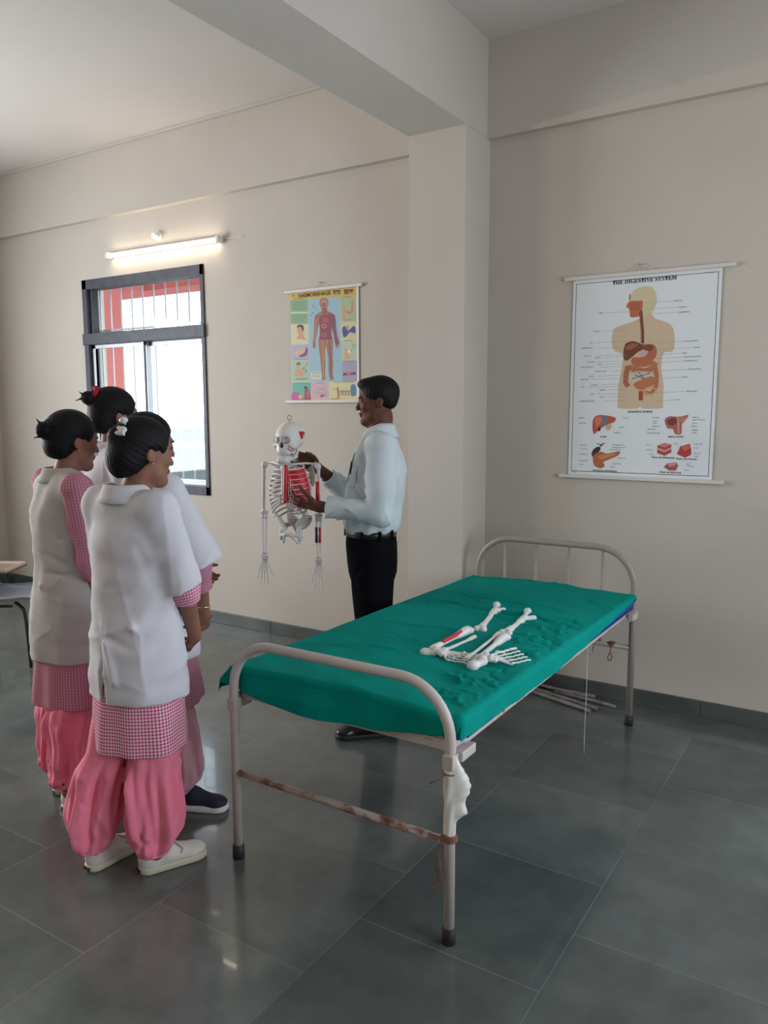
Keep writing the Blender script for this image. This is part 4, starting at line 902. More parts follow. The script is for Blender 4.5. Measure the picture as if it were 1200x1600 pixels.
# ------------------------------------------------------------------ skeleton legs lying on the sheet
ZS = .697
def bone_out(s, name, m_, root): return s.out(name, m_, root, smooth=1)
def foot_bones(root, heel, toe, side, name='foot_bones'):
    """heel, toe: world points; side: lateral unit direction on the sheet"""
    heel, toe, sd = A3(heel), A3(toe), A3(side); d = (toe - heel); L = np.linalg.norm(d); d /= L; up_ = A3((0, 0, 1))
    P = lambda a, b_, c_: tuple(heel + d * a * L + sd * b_ * L + up_ * c_ * L)
    lo = np.minimum(heel, toe) - .08; hi = np.maximum(heel, toe) + .09; s = SDF(lo, hi, .0016)
    s.add(ell(P(.02, 0, .07), (.021, .021, .018))); s.add(cone(P(.02, 0, .07), P(.20, .02, .09), .014, .012), .010); s.add(ell(P(.20, -.02, .12), (.017, .017, .015)), .005)
    for k in range(3): s.add(ell(P(.33, -.09 + .08 * k, .13 - .012 * k), (.0125, .0125, .011)), .003)
    for k in range(2): s.add(ell(P(.28, -.05 + .09 * k, .12), (.013, .013, .011)), .004)
    for k in range(5):
        w = (k - 2) / 2.; b0 = .095 * w; b1 = .22 * w; e = .72 - .035 * abs(k - 1) - .02 * k
        s.add(cone(P(.38, b0, .10), P(e - .05, b1, .055),   .0042 if k else .0062, .0038 if k else .0056)); s.add(ell(P(e - .04, b1, .07), (.0058, .0058, .0055) if k else (.009, .009, .008)), .001)
        s.add(ell(P(.39, b0, .10), (.006, .006, .006)), .001)
        f = 1.0 - .05 * k - (.0 if k else 0); 
        for q0, q1 in ((e - .015, e + .10), (e + .115, min(f, e + .18)), (min(f, e + .195), f + .01)):
            if q1 > q0: s.add(cone(P(q0, b1 * (1 + .2 * (q0 - .7)), .065), P(q1, b1 * (1 + .35 * (q1 - .7)), .055), .0036 if k else .0055, .0032 if k else .0048))
    return bone_out(s, name, M['bone'], root)
def femur(root, hipend, knee, side, headdir):
    a, b_, sd, hd = A3(hipend), A3(knee), A3(side), A3(headdir); up_ = A3((0, 0, .0)); d = (b_ - a) / np.linalg.norm(b_ - a)
    s = SDF(np.minimum(a, b_) - .07, np.maximum(a, b_) + .07, .0022)
    s.add(cone(a + d * .03, b_ - d * .03, .0105, .0100)); s.add(cone(a + d * .015, a + d * .08, .013, .010), .015); s.add(cone(a + d * .02, a + sd * .034 - d * .014, .0100, .0120), .008)
    s.add(cone(a + d * .03, a + hd * .048 - d * .005, .010, .009), .010); s.add(ell(a + hd * .055 - d * .010, (.017, .017, .0165)), .003)
    s.add(cone(b_ - d * .07, b_ - d * .015, .010, .015), .015); s.add(ell(b_ - sd * .013, (.015, .016, .015)), .006); s.add(ell(b_ + sd * .013, (.015, .016, .015)), .006)
    return bone_out(s, 'femur', M['bone'], root)
def tibia(root, k, an, sd):
    k, an, sd = A3(k), A3(an), A3(sd); d = (an - k) / np.linalg.norm(an - k); s = SDF(np.minimum(k, an) - .06, np.maximum(k, an) + .06, .0022)
    s.add(cone(k + d * .02, an - d * .02, .0105, .0088)); s.add(cone(k, k + d * .08, .018, .010), .018); s.add(ell(k - sd * .011, (.016, .016, .013)), .008); s.add(ell(k + sd * .011, (.016, .016, .013)), .008); s.add(cone(an - d * .05, an, .0088, .013), .015)
    s.add(ell(an + sd * .012, (.012, .012, .012)), .006)
    return bone_out(s, 'tibia', M['bone'], root)
def fibula(root, k, an):
    k, an = A3(k), A3(an); d = (an - k) / np.linalg.norm(an - k); s = SDF(np.minimum(k, an) - .04, np.maximum(k, an) + .04, .0022)
    s.add(cone(k, an, .0062, .0062)); s.add(cone(k - d * .0, k + d * .04, .0105, .006), .01); s.add(cone(an - d * .05, an, .006, .011), .01)
    return bone_out(s, 'fibula', M['bone'], root)
def unit(v): v = A3(v); return v / np.linalg.norm(v)
lz = ZS + .014
# left one (as seen): hip end (-1.44,3.25), knee (-1.345,2.83), ankle (-1.40,2.50), foot turned to the right
la = thing('leg_skeleton', 'plastic leg skeleton on the green sheet with a red painted shin', 'leg skeleton', (0, 0, 0))
d1 = unit((.10, -.40, 0)); s1 = unit((.40, .10, 0))
femur(la, (-1.425, 3.15, lz), (-1.348, 2.835, lz), s1, unit((-.30, .85, .12)))
tibia(la, (-1.375, 2.775, lz + .006), (-1.385, 2.50, lz), s1)
fibula(la, (-1.325, 2.735, lz - .006), (-1.345, 2.49, lz - .004))
s = SDF((-1.45, 2.5, ZS), (-1.28, 2.8, ZS + .09), .0022)
s.add(cone((-1.3735, 2.715, lz + .0125), (-1.379, 2.575, lz + .0095), .0085, .0075)); s.out('shin_muscle_strip', M['red_bone'], la)
foot_bones(la, (-1.385, 2.44, ZS), (-1.170, 2.475, ZS), unit((.2, -1, 0)))
lb = thing('leg_skeleton', 'plain white plastic leg skeleton on the green sheet, the one nearer the bed edge', 'leg skeleton', (0, 0, 0))
s2 = unit((.40, .05, 0))
femur(lb, (-1.262, 3.10, lz), (-1.238, 2.84, lz), s2, unit((-.22, .85, .20)))
tibia(lb, (-1.215, 2.775, lz + .004), (-1.185, 2.45, lz), s2)
fibula(lb, (-1.245, 2.785, lz + .008), (-1.222, 2.46, lz))
foot_bones(lb, (-1.165, 2.385, ZS), (-1.060, 2.64, ZS), unit((.9, -.38, 0)))
# ------------------------------------------------------------------ people
def Rz(a): c, s = math.cos(a), math.sin(a); return np.array([[c, -s, 0], [s, c, 0], [0, 0, 1.]])
def Rx(a): c, s = math.cos(a), math.sin(a); return np.array([[1, 0, 0], [0, c, -s], [0, s, c]])
def Ry(a): c, s = math.cos(a), math.sin(a); return np.array([[c, 0, s], [0, 1, 0], [-s, 0, c]])
def frame4(R, t): Mx = np.eye(4); Mx[:3, :3] = R; Mx[:3, 3] = t; return Mx
def field(s, fn):
    ax = [s.lo[j] + np.arange(s.n[j], dtype=np.float32) * s.v for j in range(3)]
    G = np.stack(np.meshgrid(*ax, indexing='ij'), -1).reshape(-1, 3); s.f += fn(G).reshape(s.n).astype(np.float32)

def folds(s, amp, freq, seed=0, zlo=-9, zhi=9):
    """soft diagonal cloth folds"""
    rs = np.random.RandomState(seed); sets = []
    for _ in range(3):
        k = rs.normal(size=3); k[2] *= .7; k /= np.linalg.norm(k); sets.append((k * freq * rs.uniform(.7, 1.3), rs.normal(size=3) * 9, rs.uniform(0, 6.28), rs.normal(size=3) * 6, rs.uniform(0, 6.28)))
    def fn(P):
        d = np.zeros(len(P))
        for k, w, ph, g_, p2 in sets: d += (1 - np.abs(np.sin(P @ k + 1.1 * np.sin(P @ w + ph)))) ** 4 * np.clip(np.sin(P @ g_ + p2), 0, 1)
        return -amp * d * np.clip((P[:, 2] - zlo) / .05, 0, 1) * np.clip((zhi - P[:, 2]) / .05, 0, 1)
    field(s, fn)

def head_sdf(s, Mh, k=1.0, male=False):
    s.frame(Mh); e = lambda c, r: ell([q * k for q in c], [q * k for q in r]); cn = lambda a, b, ra, rb: cone([q * k for q in a], [q * k for q in b], ra * k, rb * k)
    s.add(e((0, -.012, .030), (.074, .094, .080)), .02)
    s.add(e((0, .030, -.030), (.058, .060, .082)), .025)
    s.add(cn((-.036, .030, -.072), (0, .066, -.098), .022, .020), .02); s.add(cn((.036, .030, -.072), (0, .066, -.098), .022, .020), .02)
    s.add(e((0, .072, -.098), (.022, .018, .017)), .012)
    s.add(cn((-.025, .079, .020), (.025, .079, .020), .011, .011), .012)                       # brow
    s.cut(e((-.031, .099, .002), (.017, .016, .011)), .010); s.cut(e((.031, .099, .002), (.017, .016, .011)), .010)
    s.add(e((-.031, .075, .002), (.0145, .0135, .0125)), .003); s.add(e((.031, .075, .002), (.0145, .0135, .0125)), .003)
    s.add(cn((0, .086, .006), (0, .100, -.028), .0075, .0105), .008); s.add(e((0, .102, -.033), (.0115, .011, .0095)), .006)
    s.add(e((-.012, .100, -.036), (.0085, .009, .007)), .004); s.add(e((.012, .100, -.036), (.0085, .009, .007)), .004)
    s.add(e((-.040, .062, -.025), (.020, .020, .022)), .015); s.add(e((.040, .062, -.025), (.020, .020, .022)), .015)
    s.add(e((0, .089, -.058), (.021, .009, .0062)), .004); s.add(e((0, .085, -.070), (.018, .010, .0068)), .004)
    s.cut(e((0, .101, -.064), (.018, .006, .0022)), .002)
    for q in (-1, 1):
        s.add(e((q * .069, -.010, -.008), (.0085, .0175, .028)), .004); s.cut(e((q * .078, -.005, -.004), (.0055, .009, .015)), .003); s.add(e((q * .067, -.003, -.028), (.0075, .009, .009)), .004)
    s.frame(None)

def hand_sdf(s, w, d, n, side, curl=(.35, .45, .3), k=1.0, spread=.5, thumb_close=.4):
    """w wrist, d towards the fingers, n the way the palm faces, side the thumb side"""
    w, d, n, t = A3(w), unit(d), unit(n), unit(side); n = unit(n - d * (n @ d)); t = unit(t - d * (t @ d) - n * (t @ n))
    P = lambda a, b, c: w + k * (d * a + t * b + n * c)
    s.add(cone(P(0, 0, 0), P(.03, 0, 0), .022 * k, .023 * k), .015)
    for b in (-.026, -.009, .009, .026): s.add(cone(P(.018, b * .7, 0), P(.083, b, .002), .0135 * k, .0115 * k), .010)
    s.add(ell(P(.035, .026, .010), (.017 * k,) * 3), .010); s.add(ell(P(.04, -.026, .008), (.014 * k,) * 3), .010)
    for i, (b, L) in enumerate(((.028, .066), (.0095, .074), (-.0095, .068), (-.028, .053))):
        p = P(.086 - .004 * abs(i - 1.3), b, .002); a = 0; fan = (b / .028) * .10 * spread
        for j, (f, r0, r1) in enumerate(((.45, .0090, .0082), (.31, .0082, .0075), (.24, .0075, .0064))):
            a += curl[j] * (1 + .12 * i); dd = unit(d * math.cos(a) + n * math.sin(a) + t * fan); q = p + dd * L * f * k
            s.add(cone(p, q, r0 * k, r1 * k), .003 if j else .006); p = q
    p = P(.022, .030, .006); a = .75 - .3 * thumb_close
    for j, (L, r0, r1) in enumerate(((.036, .0125, .0105), (.031, .0100, .0088), (.026, .0088, .0070))):
        dd = unit(d * math.cos(a) + t * math.sin(a) + n * (.25 + .35 * thumb_close + .12 * j)); q = p + dd * L * k; s.add(cone(p, q, r0 * k, r1 * k), .006 if j == 0 else .003); p = q; a -= .22

def slab(a, b, ra, rb, z0, z1, rnd=.004):
    a, b = A3(a), A3(b)
    def fn(P):
        d = (b - a)[:2]; t = np.clip(((P[:, :2] - a[:2]) @ d) / (d @ d), 0, 1); q = P[:, :2] - a[:2] - t[:, None] * d
        dd = np.sqrt((q * q).sum(1)) - (ra + (rb - ra) * t) + rnd; dz = np.abs(P[:, 2] - (z0 + z1) / 2) - (z1 - z0) / 2 + rnd
        return np.minimum(np.maximum(dd, dz), 0) + np.hypot(np.maximum(dd, 0), np.maximum(dz, 0)) - rnd
    r = max(ra, rb); return fn, A3((*(np.minimum(a, b)[:2] - r), z0)), A3((*(np.maximum(a, b)[:2] + r), z1))

def make_shoe(root, x, y, yaw, kind='sneaker', L=.25):
    """one shoe on the floor; heel-to-toe along the yaw direction"""
    k = L / .25; R = Rz(yaw); Mf = frame4(R, (x, y, 0)); lo = A3((x - .17, y - .17, -.006)); hi = A3((x + .17, y + .17, .15))
    um, sm_ = {'sneaker': ('shoe_white', 'sole'), 'slipon': ('navy', 'white_rubber'), 'black': ('leather', 'rubber')}[kind]
    s = SDF(lo, hi, .0032); s.frame(Mf)
    s.add(slab((0, -.082 * k, 0), (0, .078 * k, 0), .037 * k, .044 * k, 0.0, .026, .008)); s.add(ell((0, .10 * k, .012), (.036, .026, .014)), .01)
    so = s.out('shoe_sole', M[sm_], root)
    s = SDF(lo, hi, .0032); s.frame(Mf)
    s.add(ell((0, -.078 * k, .045), (.034 * k, .040 * k, .046))); s.add(cone((0, -.07 * k, .05), (0, -.02 * k, .055), .033 * k, .036 * k), .02); s.add(cone((0, -.02 * k, .05), (0, .07 * k, .030), .036 * k, .030 * k), .02)
    s.add(ell((0, .078 * k, .030), (.041 * k, .044 * k, .026)), .015); s.add(cone((0, -.065 * k, .06), (0, -.068 * k, .088), .030 * k, .031 * k), .015)
    s.cut(rbox((0, 0, -.04), (.2, .2, .055), .002)); s.cut(cone((0, -.062 * k, .075), (0, -.066 * k, .12), .024, .027), .003)
    up_ = s.out('shoe', M[um], root)
    so.parent = up_
    if kind == 'sneaker':
        b = MB(); T = lambda p: tuple(R @ np.array([p[0], p[1] * k, p[2]]) + np.array([x, y, 0]))
        for j in range(4):
            y0 = .045 - .018 * j; zz = .060 + .006 * j
            b.tube([T((-.022, y0, zz - .006)), T((0, y0 + .004, zz + .004)), T((.022, y0 + .012, zz - .006))], .0018, 6)
        b.tube(bez([T((0, .0, .085)), T((.02, .01, .083)), T((.032, .03, .062)), T((.034, .02, .05))], 4), .0016, 6); b.tube(bez([T((0, .0, .085)), T((.015, -.012, .084)), T((.034, -.008, .065))], 4), .0016, 6)
        b.out('shoelace', M['lace'], up_)
        b = MB(); b.tube([T((.042 * math.sin(a), .083 + .040 * math.cos(a), .030 + .003 * math.cos(a))) for a in np.linspace(-1.5, 1.5, 14)], .0022, 6); b.out('toe_seam', M['sole'], up_)
        b = MB(); c_ = [T((q, -.1215, z)) for q, z in ((-.016, .008), (.016, .008), (.016, .020), (-.016, .020))]; c2 = [T((q, -.117, z)) for q, z in ((-.016, .008), (.016, .008), (.016, .020), (-.016, .020))]
        b.poly(c_); b.poly(c2[::-1])
        for i in range(4): b.poly([c_[i], c2[i], c2[(i + 1) % 4], c_[(i + 1) % 4]])
        b.out('heel_tag', M['black'], so)
    return up_

def band_collar(root, name, m_, c, rx, ry, h, fold, front_gap, tilt=0.0, n=44, spread=.012, drop_front=.03, front_len=.02, z_back=.0):
    """fold-over collar: c centre of the neck base, opens at the front (+y)"""
    V = []; rows = 7; A_ = np.linspace(front_gap, 2 * PI - front_gap, n)
    for a in A_:
        ca, sa = math.cos(a + PI / 2), math.sin(a + PI / 2); fr = max(0, math.cos(a)) ; z0 = c[2] - drop_front * fr + z_back * max(0, -math.cos(a))
        prof = [(0, 0), (.003, h * .5), (.001, h), (.006, h + .002), (.010, h * .6), (.013 + spread * .5, h * .1 - fold * .4), (.016 + spread, -fold - front_len * fr ** 3)]
        for dr, dz in prof: V.append((c[0] + (rx + dr) * ca, c[1] + (ry + dr) * sa, z0 + dz))
    I = np.arange(n * rows).reshape(n, rows); Q = np.stack([I[:-1, :-1], I[1:, :-1], I[1:, 1:], I[:-1, 1:]], -1).reshape(-1, 4)
    o = put(name, fastmesh(name, V, Q), m_, root); md = o.modifiers.new('t', 'SOLIDIFY'); md.thickness = .0025; md.offset = 0; return o

def sleeve_prim(a, b, ra, rb, hollow=.05, t=.010):
    """open-ended sleeve from shoulder a to hem b"""
    a, b = A3(a), A3(b); d = unit(b - a); f0, lo, hi = cone(a, b, ra, rb); L = float(np.linalg.norm(b - a)); hollow = min(hollow, L * .6); f1, _, _ = cone(b - d * hollow, b + d * .03, ra + (rb - ra) * (1 - hollow / L) - t - .004, rb - t)
    return (lambda P: np.maximum(np.maximum(f0(P), (P - b) @ d), -f1(P))), lo, hi

def ging_uv_torso(V): a = np.arctan2(V[:, 1], V[:, 0]); return np.stack([a * .175, V[:, 2]], 1)
def uv_along(a, b):
    a, b = A3(a), A3(b); d = unit(b - a); u0 = unit(np.cross(d, A3((.3, .9, .1)))); v0 = np.cross(d, u0)
    def f(V): q = V - a; return np.stack([np.arctan2(q @ v0, q @ u0) * .055, q @ d], 1)
    return f

def person(spec):
    g = spec.get; H = spec['H']; k = H / 1.60; vox = g('vox', .0048); fem = g('female', True)
    root = thing('person', spec['label'], 'person', (*spec['loc'], 0), math.radians(spec['face'] - 90))
    skin = M['skin_f'] if fem else M['skin_m']
    hk = .98 if fem else .885; shx = g('shx', .165) * k; shz = g('shz', .815) * H; hipz = .53 * H; lean = g('lean', 0.0)
    (le, lw, ld, ln), (re, rw, rd, rn) = g('left'), g('right')
    Ls, Rs = A3((-shx, lean - .01, shz)), A3((shx, lean - .01, shz))
    le, lw, re, rw = A3(le), A3(lw), A3(re), A3(rw)
    hc = A3(g('head_c', (0, lean + .02, H - .112 * k)))
    Mh = frame4(Rz(math.radians(g('head_yaw', 0))) @ Rx(math.radians(g('head_pitch', 0))) @ Ry(math.radians(g('head_roll', 0))), hc)
    fl, fr_ = g('feet')                      # (x, y, yaw deg)
    allp = np.stack([Ls, Rs, le, lw, re, rw, hc, A3((fl[0], fl[1], 0)), A3((fr_[0], fr_[1], 0)), lw + unit(ld) * .2, rw + unit(rd) * .2])
    lo, hi = allp.min(0) - .14, allp.max(0) + .14; lo[2] = 0.0; hi[2] = H + .03
    # ---- the body, one continuous surface
    s = SDF(lo, hi, vox)
    W_ = .92 if fem else 1.0
    hips = (0, lean * .2, hipz)
    hy = 0 if fem else .022
    s.add(loft([(hipz - .05, 0, lean * .3 + hy, .115 * k, .080 * k), (hipz + .06 * k, 0, lean * .4 + hy, .130 * k * (1.02 if fem else .95), .090 * k), (hipz + .20 * k, 0, lean * .5, .118 * k * W_, .08 * k), (shz - .13, 0, lean * .8, .145 * k * W_, .092 * k), (shz - .02, 0, lean, .150 * k * W_, .078 * k), (shz + .03, 0, lean, .075 * k, .055 * k)]), .02)
    s.add(cone(Ls, Rs, .045 * k, .045 * k), .03); s.add(cone((0, lean - .005, shz), (hc[0], hc[1] - .015, hc[2] - .07 * k), .056 * k * (.92 if fem else 1.05), .050 * k * (.92 if fem else 1.08)), .03)
    head_sdf(s, Mh, k * hk, not fem)
    for S_, E_, W2_ in ((Ls, le, lw), (Rs, re, rw)):
        s.add(cone(S_, E_, .043 * k, .036 * k), .02); s.add(cone(E_, W2_, .036 * k, .0235 * k), .012)
    for q, f_ in ((-1, fl), (1, fr_)):
        kn = A3((q * .085 * k + (f_[0] - q * .1) * .4, f_[1] * .6 + .015, .285 * H)); an = A3((f_[0], f_[1] - .045, .075)); hp = A3((q * .072 * k, lean * .3 + .005, hipz - .02))
        s.add(cone(hp, kn, .066 * k, .050 * k), .03); s.add(cone(kn, an, .046 * k, .030 * k), .02)
    hand_sdf(s, lw, ld, ln, g('lthumb', (0, 0, 1)), g('lcurl', (.35, .45, .3)), k * (.9 if fem else 1)); hand_sdf(s, rw, rd, rn, g('rthumb', (0, 0, 1)), g('rcurl', (.35, .45, .3)), k * (.9 if fem else 1))
    s.out('body', skin, root)
    root['_'] = 0; del root['_']
    # ---- eyes, brows, lips
    T = lambda p: tuple(Mh[:3, :3] @ (np.array(p) * k * hk) + Mh[:3, 3])
    if g('face', True):
        for q in (-1, 1):
            e_ = MB().ball(T((q * .031, .0770, -.001)), .0118 * k).out('eye', M['eye_w'], root); MB().ball(T((q * .031, .0835, -.002)), .0060 * k, seg=10).out('iris', M['eye_d'], e_)
            MB().tube([T((q * .014, .0925, .0165)), T((q * .032, .090, .0215)), T((q * .050, .076, .0165))], [.0022, .0028, .0014], 6).out('eyebrow', M['hair'], root)
        MB().tube(bez([T((-.018, .088, -.064)), T((-.006, .0955, -.0605)), T((.006, .0955, -.0605)), T((.018, .088, -.064))], 4), [.0012] + [.0030] * 11 + [.0012], 6).tube(bez([T((-.016, .087, -.067)), T((0, .0925, -.071)), T((.016, .087, -.067))], 5), [.0012] + [.0034] * 9 + [.0012], 6).out('lips', M['lip'], root)
    # ---- hair
    s = SDF(hc - .20, hc + .20, .0034); s.frame(Mh); kk = k * hk; e = lambda c, r: ell([q * kk for q in c], [q * kk for q in r])
    if fem:
        s.add(e((0, -.016, .033), (.0835, .102, .090))); s.add(e((0, -.058, -.02), (.070, .060, .070)), .02)
        s.cut(e((0, .098, -.025), (.072, .068, .092)), .012); s.cut(e((-.092, .022, -.02), (.03, .030, .045)), .01); s.cut(e((.092, .022, -.02), (.03, .030, .045)), .01)
        s.cut(e((-.092, -.012, -.012), (.022, .022, .034)), .008); s.cut(e((.092, -.012, -.012), (.022, .022, .034)), .008)
        s.cut(rbox((0, 0, -.17 * kk), (.2, .2, .082 * kk), .01), .02)
        if g('bun') is not None:
            bc, br = g('bun'); s.add(e(bc, (br, br, br * .9)), .012); s.add(e((bc[0] * 1.0, bc[1] * 1.0, bc[2] + .4 * br), (br * .7, br * .8, br * .6)), .008)
            if g('wisps'):
                for w_ in g('wisps'): s.add(cone([q * kk for q in w_[0]], [q * kk for q in w_[1]], .006, .002), .006)
        if g('hair_extra'):
            for c_, r_ in g('hair_extra'): s.add(e(c_, r_), .02)
        bq = A3(g('bun')[0] if g('bun') else (0, -.10, .03)) * kk; axd = unit(bq)
    else:
        s.add(e((0, -.014, .040), (.0805, .100, .084))); s.add(e((0, .052, .084), (.056, .042, .028)), .02); s.add(e((0, -.052, .0), (.064, .046, .058)), .02)
        s.cut(e((0, .112, -.012), (.082, .068, .086)), .010); s.cut(e((-.095, .030, -.04), (.03, .050, .062)), .008); s.cut(e((.095, .030, -.04), (.03, .050, .062)), .008)
        s.cut(e((-.092, -.012, -.014), (.024, .022, .034)), .006); s.cut(e((.092, -.012, -.014), (.024, .022, .034)), .006)
        s.cut(rbox((0, 0, -.17 * kk), (.2, .2, .112 * kk), .01), .03); s.cut(ell((0, -.02 * kk, -.11 * kk), (.085 * kk, .075 * kk, .075 * kk)), .012); bq = A3((0, -.02, .14)) * kk; axd = unit(bq)
    s.frame(None)
    u0 = unit(np.cross(axd, A3((1, .01, .2)))); v0 = np.cross(axd, u0); Rm, tm = Mh[:3, :3], Mh[:3, 3]
    def strands(P): q = (P - tm) @ Rm - bq; an = np.arctan2(q @ v0, q @ u0); return .0006 * np.sin(an * 46) + .0006 * np.sin(an * 29 + 1.3)
    field(s, strands)
    hair = s.out('hair', M['hair'], root)
    if g('ornament'): g('ornament')(T, hair)
    if fem and g('earring', True):
        for q in (-1, 1): MB().ball(T((q * .074, -.002, -.038)), .0035 * k, seg=8).out('earring', M['gold'], root)
    return root, dict(k=k, H=H, Ls=Ls, Rs=Rs, le=le, lw=lw, re=re, rw=rw, shz=shz, hc=hc, T=T, fl=fl, fr=fr_, lean=lean, lo=lo, hi=hi)

def salwar(root, p, baggy=1.0, seed=1, m_='pink', bottom=.08):
    k, H = p['k'], p['H']; s = SDF((-.32, -.30, .03), (.32, .30, .64), .0048); rs = np.random.RandomState(seed)
    for q, f_ in ((-1, p['fl']), (1, p['fr'])):
        ph = rs.uniform(0, 6.28, 4)
        def mod(th, z, ph=ph):
            low = np.clip((z - bottom) / .06, 0, 1); up_ = np.clip((.46 - z) / .12, 0.05, 1)
            return 1.35 * low * up_ * (.0105 * np.sin(5 * th + ph[0] + 1.6 * np.sin(5 * z + ph[1])) + .0060 * np.sin(9 * th + ph[2] - 5 * z) + .0035 * np.sin(15 * th + ph[3] + 9 * z)) + .0035 * np.exp(-((z - bottom - .03) / .03) ** 2) * np.sin(15 * th)
        x, y = f_[0], f_[1] - .045
        s.add(loft([(bottom, x, y - .01, .048, .056), (bottom + .025, x, y - .01, .066, .072), (bottom + .06, x, y, .086 * baggy, .090 * baggy), (.20, x, y, .101 * baggy, .102 * baggy), (.28, x * .93, y * .85, .099 * baggy, .102 * baggy), (.36, x * .82, y * .7, .092, .096), (.43, q * .078, y * .5, .084, .090), (.62, q * .066, y * .3, .070, .080)], mod), .014)
        for j in range(13):     # long drapes from the hem down to the gathers
            a = 2 * PI * j / 13 + rs.uniform(-.2, .2); b_ = a + rs.uniform(-.5, .5); c0 = A3((x, y, 0)); c1 = A3((x * .84, y * .7, 0))
            s.dent(c1 + A3((.094 * math.cos(a), .098 * math.sin(a), rs.uniform(.34, .46))), c0 + A3((.100 * baggy * math.cos(b_), .102 * baggy * math.sin(b_), rs.uniform(.12, .22))), rs.uniform(.007, .011), rs.uniform(.008, .014))
    for q, f_ in ((-1, p['fl']), (1, p['fr'])):
        for j in range(5):     # drooping swags
            a = rs.uniform(0, 2 * PI); z = rs.uniform(.14, .42); r = .10 * baggy; c0 = A3((f_[0], f_[1] - .045, 0))
            s.dent(c0 + A3((r * math.cos(a), r * math.sin(a), z)), c0 + A3((r * math.cos(a + .7), r * math.sin(a + .7), z - rs.uniform(.06, .14))), .009, .008)
    s.hollow(bottom, .007, .03)
    return s.out('salwar', M[m_], root)

def kurta(root, p, hem, mat_='gingham', flare=1.0, arms=True, seed=2, cuff=(.62, .62), r0=.050):
    k, H = p['k'], p['H']; s = SDF((-.27, -.24, hem - .02), (.27, .24, p['shz'] + .05), .0050); ph = seed
    mod = lambda th, z: np.clip((.75 - z) / .25, 0, 1) * (.0065 * np.sin(4 * th + ph + 2 * z) + .004 * np.sin(9 * th + 2 * ph))
    s.add(loft([(hem, 0, p['lean'] * .2, .180 * flare, .154 * flare), (.62, 0, p['lean'] * .3, .168, .140), (.86, 0, p['lean'] * .4, .150 * k, .116 * k), (1.02, 0, p['lean'] * .6, .128 * k, .096 * k), (p['shz'] - .10, 0, p['lean'] * .8, .132 * k, .092 * k), (p['shz'] - .03, 0, p['lean'], .12 * k, .078 * k), (p['shz'] + .01, 0, p['lean'], .08 * k, .05 * k)], mod))
    s.hollow(hem, .010, .07)
    b = s.out('kurta', M[mat_], root, uvf=ging_uv_torso)
    if arms:
        for S_, E_, W2_, cf in ((p['Ls'], p['le'], p['lw'], cuff[0]), (p['Rs'], p['re'], p['rw'], cuff[1])):
            end = E_ + (W2_ - E_) * (cf - .5) * 2 if cf > .5 else S_ + (E_ - S_) * cf * 2
            lo = np.minimum(np.minimum(S_, E_), end) - .08; hi = np.maximum(np.maximum(S_, E_), end) + .08
            a = SDF(lo, hi, .0045); a.add(cone(S_, E_, r0 * k, .048 * k)); a.add(sleeve_prim(E_, end, .049 * k, .045 * k, .03, .008), .02); a.noise(.0011, .022, seed)
            a.out('kurta_sleeve', M[mat_], b, uvf=uv_along(S_, E_))
    return b

def coat(root, p, hem, m_='white_cloth', sleeves=True, vent=None, seed=5, fat=1.0, sl_end=(1.0, 1.0), sl_r=(.061, .065), creases=(), waist=1.0, top_w=1.0):
    k, H = p['k'], p['H']; L = p['lean']; Ls, Rs = p['Ls'], p['Rs']
    lo = np.minimum(p['lo'], (-.30, -.26, 0)); hi = np.maximum(p['hi'], (.30, .26, 0)); lo[2] = hem - .02; hi[2] = p['shz'] + .10
    s = SDF(lo, hi, .0050)
    mod = lambda th, z: np.clip((.95 - z) / .35, 0, 1) * (.006 * np.sin(3 * th + seed) + .0035 * np.sin(7 * th + 2 * seed + 3 * z)) + .002 * np.sin(2 * th + 14 * z + seed)
    s.add(loft([(hem, 0, L * .3, .182 * fat, .152 * fat), (hem + .12, 0, L * .4, .180 * fat, .150 * fat), (.86, 0, L * .5, .170 * fat, .138 * fat), (1.00, 0, L * .6, .155 * fat * waist, .122 * fat * waist), (1.12 * k, 0, L * .7, .160 * fat, .124 * fat), (p['shz'] - .09, 0, L * .9, .166 * k * top_w, .122 * k), (p['shz'] - .02, 0, L, .155 * k * top_w, .098 * k), (p['shz'] + .025, 0, L - .004, .112 * k * top_w, .076 * k), (p['shz'] + .046, 0, L - .008, .070 * k, .060 * k)], mod))
    s.add(cone(Ls * A3((.88, 1, 1)) + A3((0, 0, -.006)), Rs * A3((.88, 1, 1)) + A3((0, 0, -.006)), .058 * k, .058 * k), .045)
    if sleeves:
        for S_, E_, e in ((Ls, p['le'], sl_end[0]), (Rs, p['re'], sl_end[1])):
            b_ = S_ + (E_ - S_) * e; s.add(sleeve_prim(S_, b_, sl_r[0] * k, sl_r[1] * k), .03)
    else:
        for S_ in (Ls, Rs): s.cut(ell(S_ + A3((np.sign(S_[0]) * .035, 0, -.055)), (.042, .075, .105)), .006)
    s.noise(.0010, .03, seed); folds(s, .0045, 16, seed, hem + .03)
    for c in creases: s.dent(c[0], c[1], c[2], c[3] * 1.7)
    s.hollow(hem, .011, .07)
    if vent is not None: s.cut(cone((vent[0], vent[1], hem - .03), (vent[0], vent[1] * .98, vent[2]), .020, .003))
    c = s.out('coat', M[m_], root)
    cc = (0, L - .012, p['shz'] + .038)
    return c

